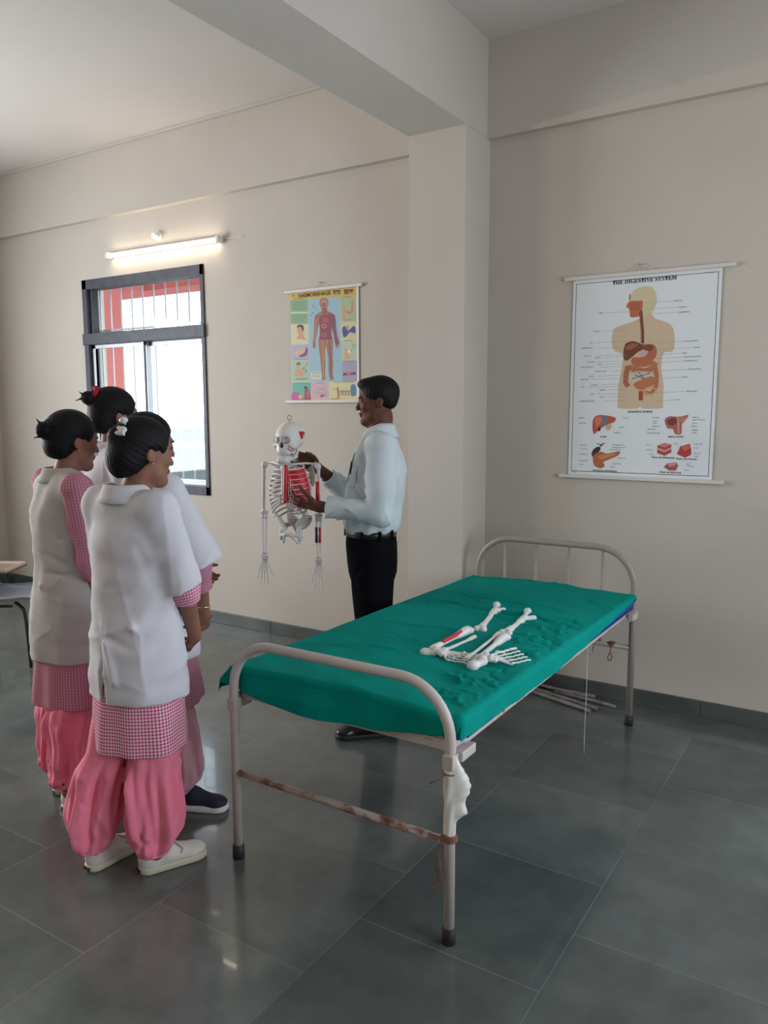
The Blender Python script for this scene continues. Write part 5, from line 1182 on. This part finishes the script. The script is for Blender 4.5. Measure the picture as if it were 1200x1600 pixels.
# ---- students
def clip_maker(T, hair):
    b = MB(); b.ball(T((.018, -.088, .100)), (.015, .014, .012)); b.out('hair_clip', M['clip'], hair)
    b = MB()
    for q in (-1, 0, 1): b.ball(T((.016 + q * .017, -.100 + .004 * abs(q), .066)), (.017, .013, .014))
    b.tube(bez([T((-.016, -.104, .052)), T((.018, -.112, .054)), (T((.050, -.098, .058)))], 5), .009, 10); b.tube([T((.018, -.096, .095)), T((.040, -.092, .088))], .003, 6); b.out('hair_clip', M['clip'], hair)
def scrunch_maker(T, hair, c=(0, -.104, .085), m_='scrunchie', r=.024):
    b = MB(); n = 30
    b.tube([tuple(np.array(T(c)) + np.array([r * math.cos(a), .4 * r * math.sin(a), r * .8 * math.sin(a)])) for a in np.linspace(0, 2 * PI, n, endpoint=False)], [.0105 + .0028 * math.sin(i * 2.3) for i in range(n)], 8, closed=True)
    b.out('scrunchie', M[m_], hair)
# student A: nearest, seen from behind
rA, pA = person(dict(label='nearest person, seen from behind in a white coat, milky claw clip in black hair', loc=(-2.125, 1.75), face=90, H=1.575, shx=.150,
    left=((-.175, .05, 1.02), (-.12, .17, .82), (.4, .2, -.9), (0, -.9, .2)), right=((.178, .055, 1.015), (.112, .160, .81), (-.7, .4, -.6), (-.8, -.5, .2)),
    head_yaw=-14, head_pitch=-6, head_c=(.040, .030, 1.462), bun=((0, -.098, .045), .034), hair_extra=[((0, -.085, -.02), (.060, .045, .075))],
    feet=((-.122, -.075, -2), (.075, .025, -24)), ornament=clip_maker, rthumb=(0, .3, 1), lthumb=(0, .3, 1)))
salwar(rA, pA, .90, seed=3)
kurta(rA, pA, .455, flare=.97)
coat(rA, pA, .635, vent=(0, -.152, .845), creases=(((.06, -.14, 1.06), (.12, -.12, .90), .014, -.008), ((-.02, -.15, .98), (.06, -.15, .72), .013, -.006), ((.13, -.09, 1.16), (.16, -.05, 1.02), .014, .005), ((-.10, -.12, 1.1), (-.13, -.12, .9), .014, .006), ((-.04, -.14, .88), (.12, -.13, .83), .012, .007)))
band_collar(rA, 'coat_collar', M['white_cloth'], (0, -.012, pA['shz'] + .040), .072, .068, .032, .024, .55)
make_shoe(rA, -.125, -.035, math.radians(-2)); make_shoe(rA, .080, .045, math.radians(-24))
# student B: left, sleeveless coat over gingham
rB, pB = person(dict(label='leftmost person of the group, hair in a bun, off-white sleeveless coat over gingham sleeves', loc=(-2.75, 1.94), face=74, H=1.60, lean=.0,
    left=((-.20, .03, 1.04), (-.13, .20, .92), (.5, .5, -.5), (0, -.6, .6)), right=((.190, .020, 1.02), (.145, .080, .81), (-.3, .25, -.9), (-.9, 0, .2)), head_c=(0, .045, 1.482),
    head_yaw=4, head_pitch=-8, bun=((0, -.118, .025), .034), wisps=[((0, -.13, 0), (.02, -.165, -.01)), ((0, -.13, .04), (-.01, -.15, .07))], feet=((-.09, -.01, 4), (.09, -.03, -6)), ornament=lambda T, h: scrunch_maker(T, h, (0, -.110, .045), 'navy', .018)))
salwar(rB, pB, .70, seed=8, bottom=.11)
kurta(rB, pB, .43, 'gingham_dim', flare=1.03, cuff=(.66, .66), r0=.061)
coat(rB, pB, .615, 'cream_cloth', sleeves=False, fat=1.02, waist=.97, seed=2, top_w=1.02, creases=(((.16, -.04, 1.0), (.05, -.13, 1.06), .012, .007), ((.17, -.02, .96), (.06, -.13, .98), .010, .007), ((.17, 0, .93), (.05, -.13, .92), .012, -.006), ((.15, .03, 1.04), (.12, -.08, 1.12), .012, .006), ((.14, -.06, .9), (.12, -.09, .72), .016, -.005)))
band_collar(rB, 'coat_collar', M['cream_cloth'], (0, .0, pB['shz'] + .040), .072, .068, .030, .024, .6)
make_shoe(rB, -.09, .03, math.radians(4)); make_shoe(rB, .09, .01, math.radians(-6))
# student C: tallest, behind the others against the window
rC, pC = person(dict(label='tallest of the grouped persons, at the back before the window, crimson scrunchie in hair', loc=(-2.95, 2.34), face=70, H=1.695, vox=.0065,
    left=((-.21, .03, 1.08), (-.13, .20, .98), (.5, .5, -.5), (0, -.6, .6)), right=((.21, .03, 1.08), (.15, .2, .98), (-.5, .5, -.5), (0, -.6, .6)), head_yaw=2, head_pitch=-6,
    bun=((0, -.120, .060), .030), wisps=[((0, -.14, .06), (-.01, -.17, .045)), ((0, -.14, .07), (.01, -.165, .085))], feet=((-.09, 0, 3), (.09, 0, -3)), ornament=lambda T, h: scrunch_maker(T, h, (0, -.098, .085), 'scrunchie', .026)))
salwar(rC, pC, .9, seed=9); kurta(rC, pC, .48, 'gingham', arms=True); coat(rC, pC, .66, seed=7)
band_collar(rC, 'coat_collar', M['white_cloth'], (0, -.0, pC['shz'] + .044), .074, .070, .032, .024, .5)
make_shoe(rC, -.09, .04, math.radians(3)); make_shoe(rC, .09, .04, math.radians(-3))
# student D: beyond A, face and right arm showing
rD, pD = person(dict(label='person half hidden beyond the clip-haired one, face in profile, navy slip-on shoe showing', loc=(-2.405, 2.08), face=76, H=1.60,
    shx=.158, left=((-.170, .05, 1.03), (-.05, .21, .93), (.7, .3, -.3), (0, -.6, .6)), right=((.205, .075, 1.01), (.120, .145, .79), (-.5, .2, -.85), (-1, 0, .1)), head_c=(-.035, .015, 1.472),
    head_yaw=-8, head_pitch=-10, bun=((0, -.10, .02), .034), feet=((-.09, -.02, 4), (.10, .05, -50)), rcurl=(.3, .35, .25), rthumb=(.1, 1, 0)))
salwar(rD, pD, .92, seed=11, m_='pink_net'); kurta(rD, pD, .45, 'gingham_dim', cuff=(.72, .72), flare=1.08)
coat(rD, pD, .64, seed=4, sl_r=(.061, .098), sl_end=(.95, .98), fat=1.03)
band_collar(rD, 'coat_collar', M['white_cloth'], (0, -.008, pD['shz'] + .040), .072, .068, .030, .024, .5)
MB().tube(bez([(.07, .03, 1.335), (.11, .07, 1.29), (.105, .115, 1.22), (.06, .14, 1.13)], 8), .009, 8, squash=(1, .35)).out('id_ribbon', M['green_id'], rD)
a_ = pD['re'] + (pD['rw'] - pD['re']) * .82; MB().tube([tuple(a_ + A3((.028 * math.cos(q), .028 * math.sin(q), 0))) for q in np.linspace(0, 2 * PI, 18, endpoint=False)], .0028, 6, closed=True).out('bangle', M['gold'], rD)
make_shoe(rD, -.09, .02, math.radians(4), 'slipon'); make_shoe(rD, .135, .08, math.radians(-50), 'slipon')

# ---- the man showing the skeleton
rM, pM = person(dict(label='man in pale blue shirt and black trousers beside the bed, holding up the skeleton', loc=(-2.085, 3.185), face=213.5, H=1.742, female=False, vox=.0042, shx=.185, shz=.818, lean=-.015,
    left=((-.245, -.02, 1.125), (-.150, .265, 1.150), (.40, .90, .12), (.6, -.1, .8)), right=((.225, .10, 1.15), (.100, .290, 1.315), (-.30, .75, .45), (-.75, .35, -.1)), head_yaw=0, head_pitch=-4, head_c=(0, -.012, 1.642),
    feet=((-.10, .03, 8), (.10, .0, -8)), lthumb=(.1, .2, 1), rthumb=(0, .2, 1), lcurl=(.25, .4, .3), rcurl=(.35, .45, .3), earring=False))
def man_shirt():
    p = pM; k = p['k']; s = SDF((-.36, -.24, .96), (.36, .36, 1.56), .0046); z0 = 1.012
    s.add(loft([(z0, 0, .020, .158, .122), (z0 + .025, 0, .020, .172, .138), (1.10, 0, .012, .176, .140), (1.20, 0, .0, .178, .138), (1.31, 0, -.012, .184, .136), (1.40, 0, -.018, .176, .112), (1.455, 0, -.022, .125, .082), (1.485, 0, -.020, .075, .068)], lambda th, z: np.exp(-((z - 1.04) / .04) ** 2) * .004 * np.sin(11 * th)))
    s.add(cone(p['Ls'] * A3((.9, 1, 1)), p['Rs'] * A3((.9, 1, 1)), .062, .062), .04)
    for S_, E_, W_, f in ((p['Ls'], p['le'], p['lw'], .84), (p['Rs'], p['re'], p['rw'], .74)):
        e = E_ + (W_ - E_) * f; s.add(cone(S_, E_, .072, .062), .035); s.add(sleeve_prim(E_, e, .060, .046, .04, .010), .022)
    s.noise(.0012, .028, 4); s.noise(.0018, .05, 9); folds(s, .008, 22, 3, 1.03, 1.44)
    for c in (((-.26, -.06, 1.14), (-.22, .06, 1.10), .010, .008), ((-.24, .05, 1.19), (-.27, -.02, 1.16), .010, .008), ((-.20, .06, 1.24), (-.26, .02, 1.20), .010, -.007), ((-.22, .03, 1.30), (-.25, -.03, 1.22), .012, .007), ((-.20, -.08, 1.30), (-.17, -.13, 1.12), .014, .010), ((-.17, -.10, 1.14), (-.19, .02, 1.04), .014, .009), ((-.17, .0, 1.10), (-.12, .13, 1.04), .012, .007), ((-.14, -.12, 1.08), (-.17, -.06, 1.03), .010, -.007), ((-.25, .10, 1.10), (-.21, .08, 1.16), .008, .006), ((-.14, .10, 1.36), (-.06, .125, 1.28), .012, .006), ((-.21, -.02, 1.43), (-.21, .05, 1.33), .010, .007), ((.20, .16, 1.22), (.18, .22, 1.16), .008, .007), ((.17, .22, 1.25), (.15, .25, 1.19), .008, .006)): s.dent(c[0], c[1], c[2], c[3] * 1.5)
    sh = s.out('shirt', M['shirt'], rM)
    for E_, W_, f in ((p['le'], p['lw'], .84), (p['re'], p['rw'], .74)):   # turned-back cuffs
        e1 = E_ + (W_ - E_) * (f + .02); e0 = E_ + (W_ - E_) * (f - .16); d = unit(W_ - E_); c = SDF(np.minimum(e0, e1) - .07, np.maximum(e0, e1) + .07, .0038)
        c.add(cone(e0, e1, .053, .050)); c.cut((lambda P, e0=e0, d=d: -((P - e0) @ -d) * -1, e0 - .2, e0 + .2)); c.cut((lambda P, e1=e1, d=d: -((P - e1) @ d), e1 - .2, e1 + .2)); c.cut(cone(e0 - d * .01, e1 + d * .05, .041, .038)); c.out('shirt_cuff', M['shirt'], sh)
    b = MB(); b.tube(bez([(0, .048, 1.452), (0, .098, 1.39), (0, .125, 1.31), (0, .139, 1.22), (0, .152, 1.12), (0, .156, 1.05)], 6), .016, 8, squash=(.18, 1)); b.out('placket', M['shirt'], sh)
    for y, z in ((.105, 1.385), (.128, 1.30), (.142, 1.21), (.154, 1.12)): MB().ball((0, y, z), (.005, .003, .005), seg=8).out('button', M['switch'], sh)
    V = []; xs = np.linspace(-.128, -.048, 12); zs = np.linspace(1.235, 1.335, 12)
    for z in zs:
        rx, ry, cy = (np.interp(z, (1.20, 1.31, 1.40), v) for v in ((.178, .184, .176), (.138, .136, .112), (.0, -.012, -.018)))
        for x in xs: V.append((x, cy + ry * math.sqrt(1 - (x / rx) ** 2) + .0015, z))
    I = np.arange(144).reshape(12, 12); Q = np.stack([I[:-1, :-1], I[1:, :-1], I[1:, 1:], I[:-1, 1:]], -1).reshape(-1, 4); o = put('chest_pocket', fastmesh('chest_pocket', V, Q), M['shirt'], sh); md = o.modifiers.new('t', 'SOLIDIFY'); md.thickness = .003; md.offset = 0
    band_collar(rM, 'shirt_collar', M['shirt'], (0, -.022, 1.494), .068, .066, .038, .026, .30, spread=.012, drop_front=.030, front_len=.035)
man_shirt()
pen = MB().tube([(-.075, .118, 1.295), (-.075, .112, 1.355)], .0045, 8).out('pen', M['navy']); pen.parent = None
pen.matrix_world = Matrix.Translation((-2.085, 3.185, 0)) @ Matrix.Rotation(math.radians(213.5 - 90), 4, 'Z'); tag(pen, 'dark pen clipped in the chest pocket of the blue shirt', 'pen')
def man_legs():
    s = SDF((-.26, -.20, .03), (.26, .22, 1.06), .0048)
    s.add(loft([(.80, 0, .014, .168, .118), (.86, 0, .016, .172, .124), (.95, 0, .020, .168, .126), (1.022, 0, .022, .156, .119)]))
    for q, f_ in ((-1, pM['fl']), (1, pM['fr'])):
        mod = lambda th, z, q=q: .003 * np.sin(3 * th + 9 * z + q) + .004 * np.exp(-((z - .10) / .05) ** 2) * np.sin(2 * th + 60 * z)
        s.add(loft([(.045, f_[0], f_[1] - .045, .062, .070), (.10, f_[0], f_[1] - .040, .066, .074), (.28, f_[0] * .98, f_[1] - .03, .070, .076), (.50, f_[0] * .95, .005, .076, .084), (.72, q * .088, .018, .086, .100), (.90, q * .080, .02, .088, .112)], mod), .02)
    for c in (((-.17, .05, .88), (-.14, .12, .80), .01, .006), ((-.17, -.06, .84), (-.15, .04, .76), .012, .005), ((-.16, -.05, .55), (-.17, .05, .50), .012, .006)): s.dent(*c)
    s.hollow(.045, .006, .03); t = s.out('trousers', M['trouser'], rM)
    n = 60; R0 = [(.158 * math.cos(a), .022 + .122 * math.sin(a), 1.008) for a in np.linspace(0, 2 * PI, n, endpoint=False)]
    V = []
    for x, y, z in R0:
        for dz, dr in ((-.017, 1.0), (-.015, 1.03), (.015, 1.03), (.017, 1.0)): V.append((x * dr, .022 + (y - .022) * dr, z + dz))
    I = np.arange(n * 4).reshape(n, 4); Q = np.stack([I, np.roll(I, -1, 0), np.roll(np.roll(I, -1, 0), -1, 1), np.roll(I, -1, 1)], -1).reshape(-1, 4)
    bl = put('belt', fastmesh('belt', V, Q), M['leather'], rM)
    MB().box((-.022, .146, .990), (.022, .154, 1.026), .003).out('buckle', M['steel'], bl)
    for x, y in ((-.156, -.02), (-.148, .065), (-.10, -.078), (.15, .06)): MB().box((x - .008, y - .008, .984), (x + .006, y + .006, 1.030), .003).out('belt_loop', M['trouser'], t)
man_legs()
make_shoe(rM, -.10, .07, math.radians(8), 'black', .27); make_shoe(rM, .10, .04, math.radians(-8), 'black', .27)

# ------------------------------------------------------------------ the hanging torso skeleton in his hands
sk = thing('torso_skeleton', 'white plastic torso skeleton with red painted chest held up by the man', 'skeleton model', (-2.425, 2.955, 0), math.radians(280 - 90))
def skeleton():
    B = M['bone']; BD_ = M['bone_dim']
    zc = 1.475
    s = SDF((-.09, -.11, 1.33), (.09, .12, 1.56), .0022); hd = Rz(0)
    s.add(ell((0, -.010, zc), (.066, .084, .070))); s.add(ell((0, .040, 1.440), (.050, .040, .055)), .025); s.add(ell((0, .058, 1.405), (.034, .028, .026)), .015)
    for q in (-1, 1):
        s.add(ell((q * .045, .045, 1.428), (.016, .026, .012)), .01); s.cut(ell((q * .026, .085, 1.457), (.0185, .024, .0165)), .005); s.cut(ell((q * .066, .030, 1.432), (.012, .026, .010)), .006); s.cut(ell((q * .068, .035, 1.470), (.010, .022, .018)), .01)
    s.cut(ell((0, .092, 1.433), (.0105, .022, .0155)), .003); s.cut(rbox((0, 0, 1.345), (.1, .15, .040), .005), .01)
    s.add(ell((0, .040, 1.40), (.028, .040, .018)), .01)
    for k in range(8): x = (k - 3.5) * .0068; s.dent((x, .088 - x * x * 20, 1.398), (x, .084 - x * x * 20, 1.388), .0018, .002)
    sku = s.out('skull', B, sk)
    for q in (-1, 1): MB().tube([(q * .026 + .0165 * math.cos(a), .080 + .004 * math.cos(a) * -q, 1.457 + .015 * math.sin(a)) for a in np.linspace(0, 2 * PI, 20, endpoint=False)], .0016, 6, closed=True).out('eye_socket_rim', M['steel'], sku); MB().ball((q * .026, .066, 1.457), (.014, .008, .013)).out('eye_socket_fill', BD_, sku)
    MB().ball((0, .076, 1.433), (.0095, .008, .0145)).out('nasal_cavity', M['black'], sku)
    s = SDF((-.095, -.03, 1.42), (.03, .06, 1.53), .0022)
    s.add(cone((-.067, -.010, 1.488), (-.064, .0, 1.465), .009, .006)); s.add(cone((-.066, .012, 1.492), (-.064, .0, 1.465), .007, .006)); s.out('temple_muscle', M['red_bone'], sku)
    for a, b in (((-.036, .073, 1.428), (-.045, .060, 1.418)), ((-.030, .076, 1.418), (-.043, .062, 1.406)), ((-.044, .056, 1.428), (-.047, .048, 1.404))): MB().tube([a, b], .0022, 6).out('cheek_muscle', M['red_bone'], sku)
    s = SDF((-.06, -.02, 1.335), (.06, .10, 1.43), .0022)
    s.add(cone((-.040, .018, 1.378), (-.012, .074, 1.358), .010, .012)); s.add(cone((.040, .018, 1.378), (.012, .074, 1.358), .010, .012), .01); s.add(cone((-.012, .074, 1.362), (.012, .074, 1.362), .014, .014), .012)
    for q in (-1, 1): s.add(cone((q * .040, .016, 1.376), (q * .046, .004, 1.418), .009, .007), .006)
    s.add(cone((-.018, .066, 1.376), (.018, .066, 1.376), .009, .009), .006); s.out('jaw', B, sk)
    for q in (-1, 1): MB().tube([(q * .046, .012, 1.41), (q * .040, .045, 1.375)], .0014, 6).out('jaw_spring', M['steel'], sk)
    MB().tube([(.010 * math.cos(a) , 0, 1.562 + .011 * math.sin(a)) for a in np.linspace(0, 2 * PI, 22, endpoint=False)], .0018, 8, closed=True).tube([(0, 0, 1.54), (0, 0, 1.552)], .0022, 8).out('hanging_ring', M['steel'], sk)
    # spine
    s = SDF((-.05, -.12, 1.03), (.05, .06, 1.40), .0024)
    for k in range(23):
        t = k / 22; z = 1.385 - t * .335; y = -.012 - .040 * math.sin(PI * min(1, t * 1.35)) + (.018 * math.sin(PI * max(0, (t - .6) / .4)) if t > .6 else 0); r = .0105 + .008 * t
        s.add(rbox((0, y, z), (r, r * .85, .0054), .003), .001); s.add(cone((0, y - r, z), (0, y - r - .018, z - .006), .0035, .0025), .003)
        for q in (-1, 1): s.add(cone((q * r * .8, y - .006, z), (q * (r + .013), y - .012, z + .001), .0035, .0025), .002)
    s.out('spine', BD_, sk)
    # breastbone and red chest muscle
    s = SDF((-.04, .02, 1.16), (.04, .11, 1.36), .0022); s.add(cone((0, .058, 1.325), (0, .074, 1.20), .014, .009)); s.add(ell((0, .056, 1.325), (.022, .008, .014)), .006); s.cut(half((0, .083, 1.2), (0, -1, -.12)));
    s.out('breastbone', B, sk)
    def ribcurve(q, k, n=26):
        t = k / 11; w = (.052 + .056 * math.sin(PI * min(1, .12 + t * .80)) ) * 1.0; z0 = 1.340 - k * .0205; drop = .022 + .030 * t; yb = -.045 - .012 * math.sin(PI * t); yf = .056 + .020 * min(t * 1.5, 1)
        end = 1.0 if k < 10 else .52 - .08 * (k - 10); pts = []
        for i in range(n):
            u = i / (n - 1) * end; a = -PI / 2 + u * PI; x = w * math.cos(a) ** .8 if math.cos(a) > 0 else 0; y = yb + (yf - yb) * (math.sin(a) + 1) / 2; z = z0 - drop * math.sin(u * PI / 2) ** 1.3 * 1.2
            if k >= 6 and u > .72: z += (u - .72) / .28 * (.016 * (k - 5)); x = max(x, .012 + .010 * (k - 6) * (1 - (u - .72) / .28))
            pts.append((q * max(x, .010), y, z))
        return pts
    for k in range(12):
        for q in (-1, 1): MB().tube(ribcurve(q, k), .0047, 8, squash=(1.15, .8)).out('rib', B if k < 9 else BD_, sk)
    s = SDF((-.12, -.02, 1.11), (.03, .12, 1.36), .0026)
    W = []
    for k in range(0, 9):
        c = ribcurve(-1, k, 30); W.append([p for p in c[15:]])
    for k in range(8):
        for i in range(0, 15, 1):
            a, b = W[k][i], W[k + 1][min(i, 14)]
            if k > 5 and i < 6: continue
            s.add(cone(a, b, .0036, .0036), .004)
    s.add(cone((-.012, .064, 1.33), (-.014, .078, 1.17), .010, .012), .006)
    s.out('chest_muscle', M['red_bone'], sk)
    for q in (-1, 1):
        MB().tube(bez([(q * .012, .052, 1.338), (q * .045, .048, 1.342), (q * .085, .015, 1.346), (q * .125, -.010, 1.342)], 6), [.0055] * 10 + [.005] * 9, 8, squash=(1, .8)).out('collarbone', B, sk)
        s = SDF((min(q * .04, q * .15), -.09, 1.20), (max(q * .04, q * .15), .02, 1.37), .0026); Rr = Rz(q * .5)
        s.add(ell((q * .085, -.062, 1.275), (.030, .006, .048), Rr)); s.add(cone((q * .06, -.066, 1.305), (q * .128, -.018, 1.345), .006, .007), .006); s.out('shoulder_blade', BD_, sk)
        x = q * .150
        s = SDF((x - .04, -.05, 1.07), (x + .04, .05, 1.37), .0024); s.add(cone((x, -.005, 1.325), (x + q * .004, 0, 1.105), .0085, .0075)); s.add(ell((x - q * .004, -.005, 1.332), (.0165, .016, .017)), .008); s.add(cone((x - .012, 0, 1.098), (x + .014, 0, 1.098), .009, .0085), .01); s.out('upper_arm_bone', B, sk)
        for j, (dx, r) in enumerate(((-.008, .0052), (.009, .0048))):
            s = SDF((x + dx - .03, -.04, .87), (x + dx + .03, .04, 1.11), .0024); s.add(cone((x + dx * 1.2, 0, 1.085), (x + dx + q * .002, .004, .895), r, r)); s.add(ell((x + dx, 0, 1.078), (.0095, .010, .011)), .006); s.add(ell((x + dx, .004, .895), (.0085, .0085, .010)), .006); fo = s.out('forearm_bone', B, sk)
            if q < 0: MB().tube([(x + dx * 1.1, .006, 1.04), (x + dx * 1.1, .008, .965)], .0062, 8).out('painted_band', M['red_bone'] if j == 0 else M['blue_bone'], fo)
        if q < 0: MB().tube([(x + .001, .006, 1.26), (x + .002, .006, 1.14)], .0090, 8).out('arm_muscle', M['red_bone'], sk)
        s = SDF((x - .07, -.05, .73), (x + .07, .06, .90), .0021)
        for i in range(4): s.add(ell((x - .013 + .009 * i, .004, .878), (.0062, .006, .006)), .002); s.add(ell((x - .012 + .008 * i, .004, .867), (.0062, .006, .006)), .002)
        for i in range(5):
            a = (i - 2) * .14 + .02 * q; L0 = (.045 if i else .036); p0 = A3((x + (i - 2) * .0055, .004, .862)); L = (.118, .128, .134, .126, .108)[i] if i else .085; dr = A3((math.sin(a), .06, -math.cos(a)))
            if i == 0: dr = A3((math.sin(-.42 * 1.0), .1, -.9))
            for f0, f1, r in ((0, .42, .0032), (.46, .66, .0029), (.69, .83, .0026), (.86, 1.0, .0024)): s.add(cone(p0 + dr * L * f0, p0 + dr * L * f1, r, r * .9), .001); s.add(ell(p0 + dr * L * f0, (.0042, .0042, .004)), .001)
        hb = s.out('hand_bones', BD_, sk)
        if q < 0: pass
    # pelvis
    s = SDF((-.12, -.09, .94), (.12, .08, 1.12), .0024)
    for q in (-1, 1):
        s.add(ell((q * .062, -.012, 1.055), (.008, .048, .050), Rz(q * .45) @ Ry(q * .62)), .004); s.add(cone((q * .048, .005, 1.015), (q * .052, .010, .975), .014, .009), .012); s.add(cone((q * .052, .008, .990), (q * .012, .038, 1.000), .0075, .0085), .006)
        s.add(cone((q * .012, .038, .998), (q * .040, .010, .958), .006, .006), .004); s.add(cone((q * .052, -.004, .985), (q * .042, .004, .957), .008, .008), .006); s.add(cone((q * .085, .010, 1.085), (q * .100, -.015, 1.085), .007, .007), .006)
        s.add(cone((q * .03, -.045, 1.04), (q * .055, -.02, 1.035), .012, .010), .010)
    s.add(cone((0, -.045, 1.050), (0, -.060, 1.000), .022, .012), .008); s.add(cone((0, -.060, 1.0), (0, -.045, .978), .009, .005), .006); s.add(cone((-.010, .04, 1.0), (.010, .04, 1.0), .009, .009), .004)
    s.out('pelvis', B, sk)
    for q in (-1, 1): MB().tube(bez([(q * .085, .0, 1.135), (q * .092, .004, 1.11), (q * .088, .004, 1.088)], 4), .0014, 6).out('tie_wire', M['steel'], sk)
skeleton()
